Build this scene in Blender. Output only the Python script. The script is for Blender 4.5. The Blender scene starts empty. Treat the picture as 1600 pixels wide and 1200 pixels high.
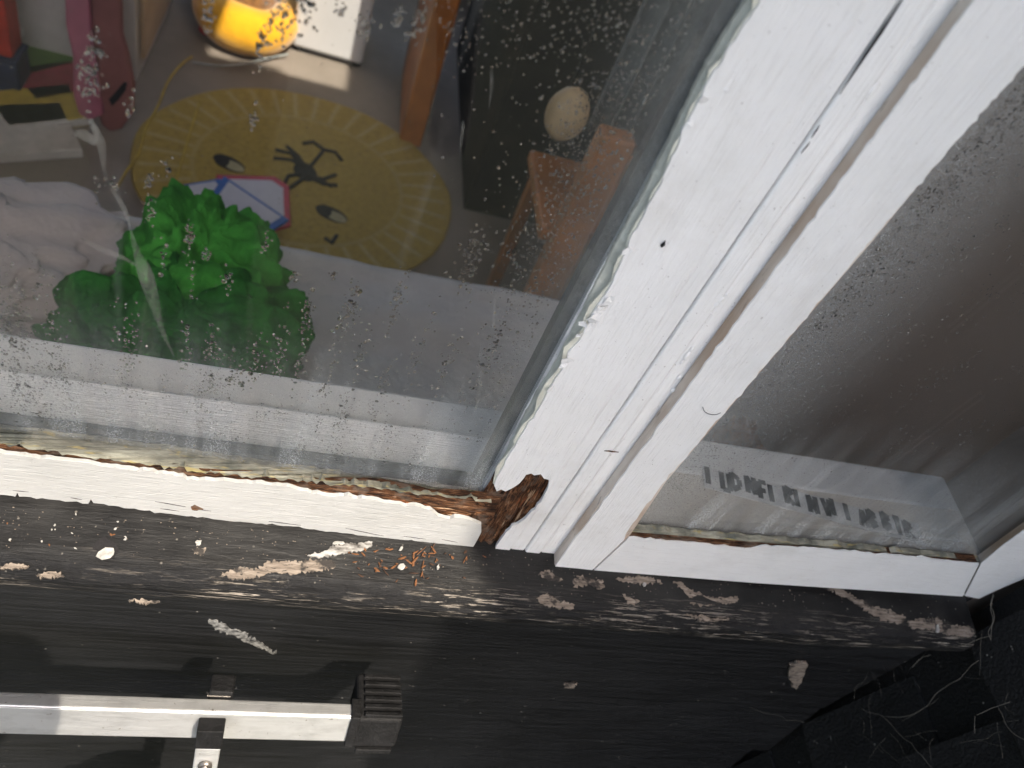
import bpy, bmesh, math, random
from mathutils import Vector, Matrix, noise
from mathutils.geometry import tessellate_polygon
random.seed(7)
S = bpy.context.scene
COL = S.collection

# ------------------------------------------------------------------ camera
FPX = 1247.7
BX = Vector((0.94721814, 0.1539779, 0.28119141))
BY = Vector((-0.06557947, -0.76549657, 0.64008931))
BZ = Vector((0.31381067, -0.62474459, -0.71499445))
CAM = Vector((0.0, -0.35, 0.60))
cd = bpy.data.cameras.new('camera'); cam = bpy.data.objects.new('camera', cd); COL.objects.link(cam)
right = Vector((BX[0], BY[0], BZ[0])); up = -Vector((BX[1], BY[1], BZ[1])); back = -Vector((BX[2], BY[2], BZ[2]))
M = Matrix((right, up, back)).transposed().to_4x4(); M.translation = CAM
cam.matrix_world = M
cd.sensor_width = 36; cd.lens = FPX / 1600 * 36; cd.clip_start = 0.01; cd.clip_end = 500
cd.dof.use_dof = True; cd.dof.focus_distance = 0.62; cd.dof.aperture_fstop = 7.0
S.camera = cam

# ------------------------------------------------------------------ sky, sun, exposure
SUNV = Vector((0.50, -1.0, 1.75)).normalized()
W = bpy.data.worlds.new('World'); S.world = W; W.use_nodes = True
nt = W.node_tree; nt.nodes.clear()
o_ = nt.nodes.new('ShaderNodeOutputWorld'); bg = nt.nodes.new('ShaderNodeBackground'); sk = nt.nodes.new('ShaderNodeTexSky')
sk.sky_type = 'NISHITA'; sk.sun_disc = False
sk.sun_elevation = math.asin(SUNV.z); sk.sun_rotation = math.atan2(SUNV.x, SUNV.y); sk.dust_density = 4.0; sk.ozone_density = 0.5
bg.inputs[1].default_value = 0.15
nt.links.new(sk.outputs[0], bg.inputs[0]); nt.links.new(bg.outputs[0], o_.inputs[0])
sl = bpy.data.lights.new('sun', 'SUN'); sl.energy = 2.0; sl.angle = math.radians(0.6); sl.color = (1, .92, .80)
so = bpy.data.objects.new('sun', sl); COL.objects.link(so)
so.rotation_euler = SUNV.to_track_quat('Z', 'Y').to_euler(); so.location = SUNV * 6
vs = S.view_settings; vs.view_transform = 'Standard'; vs.look = 'None'; vs.gamma = 1; vs.use_curve_mapping = False
vs.exposure = 1.85; vs.use_white_balance = True; vs.white_balance_temperature = 6750; vs.white_balance_tint = 10
S.cycles.max_bounces = 6; S.cycles.diffuse_bounces = 3; S.cycles.glossy_bounces = 2; S.cycles.transparent_max_bounces = 12; S.cycles.transmission_bounces = 4
S.cycles.caustics_reflective = False; S.cycles.caustics_refractive = False

# ------------------------------------------------------------------ helpers
def ray(u, v):
    c = Vector((u - 800, v - 600, FPX)); return Vector((BX.dot(c), BY.dot(c), BZ.dot(c)))
def onP(u, v, p, n):
    r = ray(u, v); return CAM + r * ((Vector(p) - CAM).dot(n) / r.dot(n))
def onY(u, v, y): return onP(u, v, (0, y, 0), Vector((0, 1, 0)))
def onZ(u, v, z): return onP(u, v, (0, 0, z), Vector((0, 0, 1)))
def onX(u, v, x): return onP(u, v, (x, 0, 0), Vector((1, 0, 0)))

class G:                                             # tiny shader-node builder
    def __init__(s, name):
        s.m = bpy.data.materials.new(name); s.m.use_nodes = True; s.t = s.m.node_tree; s.t.nodes.clear()
        s.out = s.t.nodes.new('ShaderNodeOutputMaterial')
        s.co = s.n('ShaderNodeTexCoord').outputs['Object']
    def n(s, typ, **kw):
        x = s.t.nodes.new(typ)
        for k, v in kw.items(): setattr(x, k, v)
        return x
    def l(s, a, b): s.t.links.new(a, b)
    def put(s, sock, v):
        if isinstance(v, bpy.types.NodeSocket): s.l(v, sock)
        elif isinstance(v, (tuple, list)): sock.default_value = tuple(v) + ((1,) if len(v) == 3 and sock.type == 'RGBA' else ())
        else: sock.default_value = v
    def vmap(s, scale=(1, 1, 1), rot=(0, 0, 0), loc=(0, 0, 0), src=None):
        x = s.n('ShaderNodeMapping'); s.l(src or s.co, x.inputs[0]); x.inputs['Scale'].default_value = scale; x.inputs['Rotation'].default_value = rot; x.inputs['Location'].default_value = loc
        return x.outputs[0]
    def noise(s, scale, det=4, rough=.55, vec=None, dist=0):
        x = s.n('ShaderNodeTexNoise'); s.l(vec or s.co, x.inputs['Vector']); x.inputs['Scale'].default_value = scale
        x.inputs['Detail'].default_value = det; x.inputs['Roughness'].default_value = rough; x.inputs['Distortion'].default_value = dist
        return x.outputs[0]
    def voro(s, scale, vec=None, feature='F1', out=0):
        x = s.n('ShaderNodeTexVoronoi', feature=feature); s.l(vec or s.co, x.inputs['Vector']); x.inputs['Scale'].default_value = scale
        return x.outputs[out]
    def ramp(s, f, stops):
        x = s.n('ShaderNodeValToRGB'); s.l(f, x.inputs[0]); e = x.color_ramp.elements
        while len(e) < len(stops): e.new(.5)
        for i, (p, c) in enumerate(stops):
            e[i].position = p; e[i].color = (c, c, c, 1) if isinstance(c, (int, float)) else tuple(c) + (1,)
        return x.outputs[0]
    def mix(s, f, a, b, typ='MIX'):
        x = s.n('ShaderNodeMix', data_type='RGBA', blend_type=typ); s.put(x.inputs[0], f); s.put(x.inputs[6], a); s.put(x.inputs[7], b)
        return x.outputs[2]
    def math(s, op, a, b=0.0, c=None):
        x = s.n('ShaderNodeMath', operation=op); s.put(x.inputs[0], a); s.put(x.inputs[1], b)
        if c is not None: s.put(x.inputs[2], c)
        return x.outputs[0]
    def xyz(s):
        x = s.n('ShaderNodeSeparateXYZ'); s.l(s.co, x.inputs[0]); return x.outputs
    def rng(s, v, a, b, c=0.0, d=1.0):
        x = s.n('ShaderNodeMapRange'); s.put(x.inputs[0], v)
        for i, q in enumerate((a, b, c, d)): x.inputs[i + 1].default_value = q
        return x.outputs[0]
    def bsdf(s, col, rough=.5, bump=None, dist=.001, strength=1.0, metal=0.0, spec=.5, sheen=0.0, trans=0.0):
        p = s.n('ShaderNodeBsdfPrincipled'); s.put(p.inputs['Base Color'], col); s.put(p.inputs['Roughness'], rough)
        s.put(p.inputs['Metallic'], metal); s.put(p.inputs['Specular IOR Level'], spec); s.put(p.inputs['Sheen Weight'], sheen)
        if bump is not None:
            b = s.n('ShaderNodeBump'); s.l(bump, b.inputs['Height']); b.inputs['Distance'].default_value = dist; b.inputs['Strength'].default_value = strength
            s.l(b.outputs[0], p.inputs['Normal'])
        s.l(p.outputs[0], s.out.inputs[0]); return p

def plain(name, col, rough=.6, var=.25, scale=30, bump=.0006, metal=0, spec=.4, sheen=0):
    g = G(name); n = g.noise(scale, 3)
    c = g.mix(g.ramp(n, [(.3, 0), (.7, 1)]), tuple(x * (1 - var) for x in col), tuple(min(1, x * (1 + var * .6)) for x in col))
    g.bsdf(c, rough, g.noise(scale * 4, 2), bump, 1, metal, spec, sheen); return g.m

def link(o, parent=None):
    COL.objects.link(o)
    if parent is not None: o.parent = parent
    return o
def obj(name, verts, faces, mat=None, parent=None, smooth=False):
    me = bpy.data.meshes.new(name); me.from_pydata([tuple(v) for v in verts], [], faces)
    if mat: me.materials.append(mat)
    bm = bmesh.new(); bm.from_mesh(me); bmesh.ops.recalc_face_normals(bm, faces=bm.faces); bm.to_mesh(me); bm.free()
    if smooth: me.polygons.foreach_set('use_smooth', [True] * len(me.polygons))
    return link(bpy.data.objects.new(name, me), parent)
def bevel(o, w, seg=2):
    m = o.modifiers.new('bevel', 'BEVEL'); m.width = w; m.segments = seg; m.limit_method = 'ANGLE'; m.angle_limit = math.radians(35); return o
def thing(name, label, cat, loc=(0, 0, 0), group=None):
    o = bpy.data.objects.new(name, None); o.empty_display_size = .02; link(o); o.location = loc
    return tag(o, label, cat, group)
def tag(o, label, cat, group=None):
    o['label'] = label; o['category'] = cat
    if group: o['group'] = group
    return o
def struct(o): o['kind'] = 'structure'; return o
def boxdata(a, b):
    (x0, y0, z0), (x1, y1, z1) = a, b
    v = [(x0, y0, z0), (x1, y0, z0), (x1, y1, z0), (x0, y1, z0), (x0, y0, z1), (x1, y0, z1), (x1, y1, z1), (x0, y1, z1)]
    f = [(0, 3, 2, 1), (4, 5, 6, 7), (0, 1, 5, 4), (1, 2, 6, 5), (2, 3, 7, 6), (3, 0, 4, 7)]
    return v, f
def off(parent):                                     # parts are given in world coordinates
    return Vector(parent.location) if parent is not None else Vector((0, 0, 0))
def box(name, a, b, mat, parent=None, bev=0, seg=2):
    d = off(parent); v, f = boxdata(Vector(a) - d, Vector(b) - d)
    o = obj(name, v, f, mat, parent)
    if bev: bevel(o, bev, seg)
    return o
def boxes(name, lst, mat, parent=None):
    V, F = [], []
    for a, b in lst:
        v, f = boxdata(a, b); k = len(V); V += v; F += [tuple(i + k for i in q) for q in f]
    return obj(name, V, F, mat, parent)
def prism(name, pts, depth, mat, parent=None, bev=0, smooth=False):
    """pts: 3-D outline (one plane); depth: extrusion vector"""
    d = off(parent); pts = [Vector(p) - d for p in pts]; n = len(pts); depth = Vector(depth)
    tri = tessellate_polygon([pts])
    V = pts + [p + depth for p in pts]; F = [tuple(t) for t in tri] + [tuple(i + n for i in reversed(t)) for t in tri]
    F += [(i, (i + 1) % n, (i + 1) % n + n, i + n) for i in range(n)]
    o = obj(name, V, F, mat, parent)
    if bev: bevel(o, bev, 2)
    return o
def jag(pts, step, amp, seed=0, close=False):
    """subdivide a pixel polyline and roughen it"""
    r = random.Random(seed); out = []
    L = pts + [pts[0]] if close else pts
    for (a, b), (c, d) in zip(L[:-1], L[1:]):
        l = math.hypot(c - a, d - b); k = max(1, int(l / step))
        for i in range(k):
            t = i / k; q = 0 if i == 0 else r.gauss(0, amp)
            out.append((a + (c - a) * t - (d - b) / max(l, 1e-6) * q, b + (d - b) * t + (c - a) / max(l, 1e-6) * q))
    if not close: out.append(pts[-1])
    return out
def tube(name, pts, rad, mat, parent=None, seg=8, closed_ends=True):
    d = off(parent); pts = [Vector(p) - d for p in pts]; V, F = [], []
    rr = rad if isinstance(rad, (list, tuple)) else [rad] * len(pts)
    for i, p in enumerate(pts):
        t = (pts[min(i + 1, len(pts) - 1)] - pts[max(i - 1, 0)]).normalized()
        a = t.orthogonal().normalized() if i == 0 else (a - t * a.dot(t)).normalized()
        b = t.cross(a)
        for k in range(seg):
            w = 2 * math.pi * k / seg; V.append(p + (a * math.cos(w) + b * math.sin(w)) * rr[i])
    for i in range(len(pts) - 1):
        for k in range(seg):
            F.append((i * seg + k, i * seg + (k + 1) % seg, (i + 1) * seg + (k + 1) % seg, (i + 1) * seg + k))
    if closed_ends: F += [tuple(range(seg - 1, -1, -1)), tuple((len(pts) - 1) * seg + k for k in range(seg))]
    return obj(name, V, F, mat, parent, True)
def spline(pts, n=8):
    P = [Vector(p) for p in pts]; P = [P[0] * 2 - P[1]] + P + [P[-1] * 2 - P[-2]]; out = []
    for i in range(1, len(P) - 2):
        for k in range(n):
            t = k / n; a, b, c, d = P[i - 1:i + 3]
            out.append(.5 * ((2 * b) + (c - a) * t + (2 * a - 5 * b + 4 * c - d) * t * t + (3 * b - a - 3 * c + d) * t ** 3))
    return out + [P[-2]]
def grid(name, fn, nu, nv, mat, parent=None, smooth=True):
    d = off(parent); V = [Vector(fn(i / nu, j / nv)) - d for j in range(nv + 1) for i in range(nu + 1)]
    F = [(j * (nu + 1) + i, j * (nu + 1) + i + 1, (j + 1) * (nu + 1) + i + 1, (j + 1) * (nu + 1) + i) for j in range(nv) for i in range(nu)]
    return obj(name, V, F, mat, parent, smooth)
def fbm(x, y, z, o=5): return noise.fractal(Vector((x, y, z)), 1.0, 2.0, o)

# ------------------------------------------------------------------ materials
def m_white(name, axis, warm=0.0):
    g = G(name); st = {'Z': (60, 60, 2.5), 'X': (2.5, 60, 60)}[axis]
    brush = g.noise(14, 6, .65, g.vmap(st)); blot = g.noise(18, 5); pit = g.voro(260); pm = g.noise(35, 3)
    c = g.mix(g.ramp(blot, [(.35, 0), (.75, 1)]), (.82 - warm, .825 - warm, .82 - warm), (.75 - warm, .755 - warm, .745 - warm))
    c = g.mix(g.math('MULTIPLY', g.ramp(brush, [(.52, 0), (.74, 1)]), .26), c, (.46, .44, .41))
    c = g.mix(g.math('MULTIPLY', g.ramp(g.noise(7, 6, .7), [(.52, 0), (.75, 1)]), .35), c, (.50, .47, .42))
    c = g.mix(g.math('MULTIPLY', g.ramp(g.noise(420, 2), [(.71, 0), (.75, 1)]), .5), c, (.25, .22, .2))
    h = g.math('ADD', g.math('MULTIPLY', brush, .6), g.math('MULTIPLY', g.noise(70, 5), .5))
    h = g.math('SUBTRACT', h, g.math('MULTIPLY', g.math('MULTIPLY', g.ramp(pit, [(0, 1), (.16, 0)]), g.ramp(pm, [(.6, 0), (.66, 1)])), .8))
    g.bsdf(c, g.rng(blot, .3, .7, .3, .5), h, .0016, 1, 0, .45); return g.m
WHITE_Z = m_white('white_paint_upright', 'Z', -.055); WHITE_X = m_white('white_paint_along', 'X', -.02); WHITE_R = m_white('weathered_rail_paint', 'X', .32)

def m_rot(name, axis):
    g = G(name); st = {'Z': (9, 9, 1.1), 'X': (1.1, 9, 9)}[axis]
    v = g.vmap(st); n = g.noise(46, 8, .75, v, .6); n2 = g.noise(60, 6, .7, v); big = g.noise(60, 4)
    c = g.ramp(n, [(.36, (.008, .006, .005)), (.45, (.045, .022, .013)), (.53, (.15, .066, .030)), (.61, (.27, .14, .075)), (.70, (.52, .42, .33))])
    c = g.mix(g.ramp(big, [(.52, 0), (.66, .6)]), c, (.24, .19, .15))
    c = g.mix(g.ramp(g.noise(45, 3, .5, g.vmap((1, 1, 1), (0, 0, 0), (3, 1, 2))), [(.56, 0), (.68, .8)]), c, (.016, .009, .006))
    g.bsdf(c, .85, g.math('ADD', n, g.math('MULTIPLY', n2, .6)), .004, 1, 0, .2); return g.m
ROT_Z = m_rot('rotten_wood_upright', 'Z'); ROT_X = m_rot('rotten_wood_along', 'X')

def m_dirty():
    g = G('dirty_bare_casement_edge'); v = g.vmap((12, 6, .7)); n = g.noise(12, 7, .65, v); b = g.noise(9, 4)
    c = g.ramp(n, [(.3, (.36, .30, .25)), (.5, (.60, .52, .45)), (.7, (.70, .66, .60))])
    c = g.mix(g.ramp(b, [(.45, 0), (.6, .6)]), c, (.33, .20, .11))
    c = g.mix(g.ramp(g.noise(40, 5, .6, g.vmap((4, 4, 1))), [(.62, 0), (.72, .8)]), c, (.05, .045, .045))
    g.bsdf(c, .6, n, .001, 1); return g.m
DIRTY = m_dirty()

def m_putty():
    g = G('old_cream_putty'); v = g.vmap((1.3, 6, 6)); n = g.noise(22, 7, .7, v); b = g.noise(30, 5)
    c = g.ramp(n, [(.3, (.09, .09, .075)), (.5, (.26, .255, .20)), (.68, (.46, .45, .36))])
    c = g.mix(g.ramp(b, [(.5, 0), (.62, .9)]), c, (.09, .10, .085))
    c = g.mix(g.ramp(g.noise(55, 4, .6, g.vmap((.8, 4, 4), (0, 0, 0), (5, 5, 5))), [(.58, 0), (.68, .8)]), c, (.45, .36, .14))
    g.bsdf(c, .6, g.math('ADD', n, b), .0015, 1); return g.m
PUTTY = m_putty()
PUTTY2 = plain('pale_putty_bead', (.60, .60, .52), .5, .2, 60, .001)
SEAL = plain('grey_glazing_seal', (.05, .056, .056), .45, .35, 90, .0006)

def m_black(name, base=.0072, dust=.5, streak=True):
    g = G(name); v = g.vmap((1.2, 30, 30)); n = g.noise(9, 7, .65, v); big = g.noise(5, 5)
    c = g.mix(g.ramp(n, [(.35, 0), (.75, 1)]), (base * .42, base * .45, base * .54), (base * 2.0, base * 2.06, base * 2.25))
    c = g.mix(g.math('MULTIPLY', g.ramp(big, [(.45, 0), (.75, 1)]), dust * .5), c, (.036, .037, .039))
    sp = g.math('MULTIPLY', g.ramp(g.voro(130), [(0, 1), (.10, 1), (.16, 0)]), g.ramp(g.noise(60, 2), [(.60, 0), (.64, 1)]))
    c = g.mix(g.math('MULTIPLY', sp, .7), c, (.33, .31, .28))
    g.bsdf(c, g.rng(n, .3, .7, .34, .66), g.math('ADD', n, g.math('MULTIPLY', g.noise(200, 3), .25)), .0024, 1, 0, .28); return g.m
BLACK = m_black('black_board_paint'); TILEB = m_black('black_tile_paint', .005, .15)
def m_sill():
    g = G('black_sill_flaking_paint'); x, y, z = g.xyz()
    v = g.vmap((3.0, 60, 60)); n = g.noise(9, 8, .72, v); fine = g.noise(160, 4, .6)
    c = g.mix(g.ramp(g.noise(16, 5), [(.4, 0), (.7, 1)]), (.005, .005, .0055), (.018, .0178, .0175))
    c = g.mix(g.rng(y, -.036, -.050), c, g.mix(.5, (.003, .003, .0036), (.008, .008, .009)))   # shade painted in: front edge darkened against the flat top
    nose = g.rng(y, -.030, -.048)                                   # weather-beaten front edge of the board
    lo = g.rng(z, -.062, -.046)
    m = g.math('MULTIPLY', g.math('MULTIPLY', nose, lo), g.ramp(g.noise(11, 4, .6, g.vmap((1, 3, 3))), [(.42, 0), (.56, 1)]))
    bare = g.math('MULTIPLY', m, g.ramp(n, [(.54, 0), (.58, 1)]))
    wood = g.ramp(g.noise(20, 6, .6, g.vmap((3, 60, 60), (0, 0, 0), (2, 2, 2))), [(.3, (.14, .12, .10)), (.7, (.46, .41, .35))])
    c = g.mix(bare, c, wood)
    sp = g.math('MULTIPLY', g.ramp(g.voro(150), [(0, 1), (.1, 1), (.18, 0)]), g.ramp(g.noise(70, 2), [(.56, 0), (.6, 1)]))
    c = g.mix(g.math('MULTIPLY', sp, .45), c, (.26, .24, .21))
    h = g.math('ADD', g.math('MULTIPLY', g.noise(40, 6, .65, g.vmap((.5, 3, 3))), .8), g.math('SUBTRACT', g.math('MULTIPLY', fine, .15), g.math('MULTIPLY', bare, .6)))
    h = g.math('ADD', h, g.math('MULTIPLY', g.math('MULTIPLY', n, nose), 1.2))
    g.bsdf(c, g.rng(g.noise(25, 4), .3, .7, .35, .65), h, .0016, 1, 0, .35); return g.m
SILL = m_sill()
def m_bare(name='bare_weathered_wood'):
    g = G(name); n = g.noise(30, 7, .65, g.vmap((2, 14, 14))); b = g.noise(70, 4)
    c = g.ramp(n, [(.3, (.085, .07, .058)), (.5, (.20, .165, .135)), (.7, (.32, .275, .23))])
    c = g.mix(g.ramp(b, [(.55, 0), (.63, .9)]), c, (.022, .021, .021))
    c = g.mix(g.ramp(g.noise(160, 3, .6, g.vmap((1, 3, 3))), [(.60, 0), (.66, .85)]), c, (.018, .017, .017))
    g.bsdf(c, .8, n, .0008, 1, 0, .2); return g.m
BARE = m_bare()
CHIPW = plain('white_paint_chip', (.36, .352, .33), .6, .4, 200, .0002)
def m_smear():
    g = G('chalky_smear'); n = g.noise(150, 5, .7)
    g.bsdf(g.ramp(n, [(.36, (.012, .012, .013)), (.46, (.13, .13, .125)), (.7, (.34, .335, .32))]), .9, n, .001, 1, 0, .1); return g.m
SMEAR = m_smear()
def m_strip():
    g = G('grubby_white_strip'); n = g.noise(60, 6, .7, g.vmap((1, 3, 3)))
    g.bsdf(g.ramp(n, [(.36, (.05, .045, .04)), (.5, (.26, .25, .235)), (.66, (.42, .415, .40))]), .6, n, .001, 1, 0, .2); return g.m
STRIPW = m_strip()
SPLIN2 = plain('dark_wood_splinter', (.065, .032, .018), .85, .5, 300, .0003)
SPLIN = plain('orange_wood_splinter', (.17, .07, .026), .8, .5, 300, .0003)

def m_alu():
    g = G('scuffed_aluminium'); v = g.vmap((1, 40, 40)); n = g.noise(22, 6, .6, v); b = g.noise(40, 5, .6, g.vmap((1, 1, 2)))
    c = g.mix(g.ramp(b, [(.45, 0), (.7, .6)]), (.74, .745, .74), (.5, .5, .49))
    c = g.mix(g.math('MULTIPLY', g.ramp(g.noise(180, 3), [(.68, 0), (.73, 1)]), .7), c, (.25, .22, .18))
    g.bsdf(c, g.rng(n, .3, .7, .34, .55), n, .0004, .6, .75, .5); return g.m
ALU = m_alu()
RUBBER = plain('black_rubber', (.009, .009, .0095), .7, .5, 60, .0012, 0, .25)
STEEL = plain('bolt_steel', (.22, .20, .18), .4, .3, 120, .0003, .8)
DENIM = plain('dark_navy_cloth', (.012, .014, .022), .8, .35, 160, .0006, 0, .25, .3)

def m_glass(name, mists):
    """clear pane with a film of condensation: mists = list of functions (g, x, z) -> mask"""
    g = G(name); x, y, z = g.xyz()
    lw = g.n('ShaderNodeLayerWeight'); lw.inputs[0].default_value = .5
    fr = g.math('ADD', .035, g.math('MULTIPLY', g.math('POWER', lw.outputs['Facing'], 4.0), .8))
    tr = g.n('ShaderNodeBsdfTransparent'); tr.inputs[0].default_value = (.965, .967, .962, 1)
    gl = g.n('ShaderNodeBsdfGlossy'); gl.inputs['Roughness'].default_value = .01
    m1 = g.n('ShaderNodeMixShader'); g.l(fr, m1.inputs[0]); g.l(tr.outputs[0], m1.inputs[1]); g.l(gl.outputs[0], m1.inputs[2])
    film = mists(g, x, z)
    di = g.n('ShaderNodeBsdfDiffuse'); di.inputs[0].default_value = (.72, .76, .76, 1)
    m2 = g.n('ShaderNodeMixShader'); g.l(film, m2.inputs[0]); g.l(m1.outputs[0], m2.inputs[1]); g.l(di.outputs[0], m2.inputs[2])
    g.l(m2.outputs[0], g.out.inputs[0]); return g.m
def mist_left(g, x, z):
    run = g.noise(10, 2, .6, g.vmap((7, 1, .4)))
    low = g.math('MULTIPLY', g.math('POWER', g.rng(z, .24, .055), 1.6), g.ramp(run, [(.3, .25), (.7, 1)]))
    side = g.math('MULTIPLY', g.math('POWER', g.rng(x, .10, .178), 2.0), .45)
    grain = g.ramp(g.voro(620), [(.0, .8), (.22, .6), (.45, .25), (1, .18)])
    wet = g.math('MAXIMUM', g.math('MULTIPLY', low, .78), g.math('MULTIPLY', side, .5))
    streak = g.math('MULTIPLY', g.ramp(g.noise(26, 1, .5, g.vmap((3, 1, .18))), [(.70, 0), (.78, 1)]), .018)
    return g.math('ADD', g.math('ADD', g.math('MULTIPLY', wet, grain), .003), streak)
def mist_right(g, x, z):
    run = g.noise(12, 2, .6, g.vmap((5, 1, .35)))
    low = g.math('MULTIPLY', g.math('POWER', g.rng(z, .24, .06), 1.2), g.ramp(run, [(.42, .2), (.6, 1)]))
    side = g.math('MULTIPLY', g.math('POWER', g.rng(x, .42, .305), 1.5), 1.0)
    side2 = g.math('MULTIPLY', g.math('POWER', g.rng(x, .56, .72), 1.5), .5)
    grain = g.ramp(g.voro(640), [(.0, .8), (.25, .62), (.5, .26), (1, .18)])
    wet = g.math('MAXIMUM', g.math('MULTIPLY', low, .62), g.math('MULTIPLY', g.math('MAXIMUM', side, side2), .55))
    return g.math('ADD', g.math('MULTIPLY', wet, grain), .004)
GLASS_L = m_glass('fixed_pane_glass', mist_left); GLASS_R = m_glass('casement_pane_glass', mist_right)
g = G('water_droplet'); w_ = g.n('ShaderNodeBsdfGlass'); w_.inputs['IOR'].default_value = 1.25; w_.inputs['Roughness'].default_value = 0.02
wt_ = g.n('ShaderNodeBsdfTransparent'); wm_ = g.n('ShaderNodeMixShader'); wm_.inputs[0].default_value = .24
g.l(w_.outputs[0], wm_.inputs[1]); g.l(wt_.outputs[0], wm_.inputs[2]); g.l(wm_.outputs[0], g.out.inputs[0]); WATER = g.m

# ------------------------------------------------------------------ the setting: ground, room shell
def m_ground():
    g = G('lawn_ground'); n = g.noise(3, 6)
    c = g.ramp(n, [(.3, (.012, .016, .008)), (.6, (.024, .028, .014)), (.8, (.045, .040, .030))]); g.bsdf(c, .9, g.noise(40, 6), .02); return g.m
struct(obj('ground', [(-150, -150, -3.2), (150, -150, -3.2), (150, 150, -3.2), (-150, 150, -3.2)], [(0, 1, 2, 3)], m_ground()))
FZ = -.85
def m_carpet():
    g = G('beige_carpet'); n = g.noise(260, 5, .7); b = g.noise(5, 4)
    c = g.mix(g.ramp(b, [(.35, 0), (.7, 1)]), (.24, .205, .17), (.34, .295, .25))
    c = g.mix(g.ramp(n, [(.35, .0), (.7, .45)]), c, (.16, .135, .11)); g.bsdf(c, .95, n, .004, 1, 0, .1, .2); return g.m
XL, XR, YB, ZC = -1.25, .80, 3.1, 1.46
struct(obj('floor', [(XL, 0.1, FZ), (XR, 0.1, FZ), (XR, YB, FZ), (XL, YB, FZ)], [(0, 1, 2, 3)], m_carpet()))
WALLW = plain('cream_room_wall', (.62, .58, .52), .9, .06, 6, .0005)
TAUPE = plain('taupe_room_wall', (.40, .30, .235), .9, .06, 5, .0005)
struct(box('wall_left', (XL - .1, .12, FZ - .02), (XL, YB - .002, ZC), WALLW))
struct(boxes('wall_back', [((XL - .1, YB, FZ - .02), (XR + .1, YB + .1, -.35)), ((XL - .1, YB, -.35), (XL + .1, YB + .1, ZC)), ((XR - .1, YB, -.35), (XR + .1, YB + .1, ZC))], WALLW))  # wide gap added in this wall to let sky light into the room
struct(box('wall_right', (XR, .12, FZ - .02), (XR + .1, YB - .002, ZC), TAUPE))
struct(boxes('wall_front', [((XL - .1, .012, FZ - .02), (.7495, .118, .028)), ((XL - .1, .012, .028), (-1.0005, .118, ZC))], WALLW))
hx0, hx1, hy0, hy1 = .30, .76, .74, 1.20                              # hole added to the ceiling to drop a sun patch on the carpet
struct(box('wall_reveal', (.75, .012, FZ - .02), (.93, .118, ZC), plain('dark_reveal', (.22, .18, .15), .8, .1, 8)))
struct(boxes('ceiling', [((-2.2, -.80, ZC), (hx0, 3.3, ZC + .1)), ((hx1, .003, ZC), (2.2, 3.3, ZC + .1)), ((hx0, -.80, ZC), (.791, .0028, ZC + .1)), ((hx0, .003, ZC), (hx1, hy0, ZC + .1)), ((hx0, hy1, ZC), (hx1, 3.3, ZC + .1))], plain('white_ceiling', (.75, .74, .71), .9, .04, 8)))

# ------------------------------------------------------------------ black weatherboard wall under the window
wb = thing('weatherboard_wall', 'black painted weatherboard wall below the window sill', 'wall', (0, 0, -3.1))
box('fascia_board', (-1.6, -.024, -.312), (.768, .0, -.05), BLACK, wb, .003)
zt = -.30; k = 0
while zt > -3.1:
    zb = zt - .155; y0, y1 = -.020, -.036
    P = [(-1.6, -.012, zt), (-1.6, -.019, zt), (-1.6, y1, zb), (-1.6, -.010, zb)]
    prism('board', [(x, y + (k % 3 - 1) * .0012, z) for x, y, z in P], (2.368, 0, 0), BLACK, wb, .002); zt = zb + .012; k += 1
box('backing', (-1.6, .0005, -3.1), (.768, .011, -.02), BLACK, wb)

# ------------------------------------------------------------------ return wall hung with black tiles, at right
tw = thing('tile_hung_wall', 'black painted tile hung return wall at the right of the window', 'wall', (.80, -.5, -3.1))
box('backing', (.792, -1.22, -3.1), (.93, -.004, 2.9), TILEB, tw)
r = random.Random(3); tilemesh = None
for c in range(0, 17):
    zb = -1.45 + .158 * c - .02; o_y = .0 if c % 2 else .082
    for q in range(8):
        ya = -.03 - q * .166 + o_y
        if ya > .0: continue
        yb = ya - .163
        if tilemesh is None:
            v = [(-.002, 0, .20), (-.002, -.163, .20), (-.026, 0, 0), (-.026, -.163, 0), (-.024, -.05, -.003), (-.025, -.11, .003),
                 (.010, 0, .20), (.010, -.163, .20), (-.013, 0, 0), (-.013, -.163, 0), (-.012, -.05, -.003), (-.013, -.11, .003)]
            f = [(0, 2, 4), (0, 4, 5, 1), (1, 5, 3), (6, 10, 8), (6, 7, 11, 10), (7, 9, 11), (2, 8, 10, 4), (4, 10, 11, 5), (5, 11, 9, 3), (0, 6, 8, 2), (1, 3, 9, 7), (0, 1, 7, 6)]
            o = obj('tile', v, f, TILEB, tw); tilemesh = o.data; bevel(o, .002)
        else:
            o = link(bpy.data.objects.new('tile', tilemesh), tw); bevel(o, .002)
        o.location = Vector((.792 + r.uniform(-.003, .002), ya + r.uniform(-.002, .002), zb + r.uniform(-.004, .004))) - tw.location
        o.rotation_euler = (r.uniform(-.012, .012), r.uniform(-.02, .015), r.uniform(-.012, .012))

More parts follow.
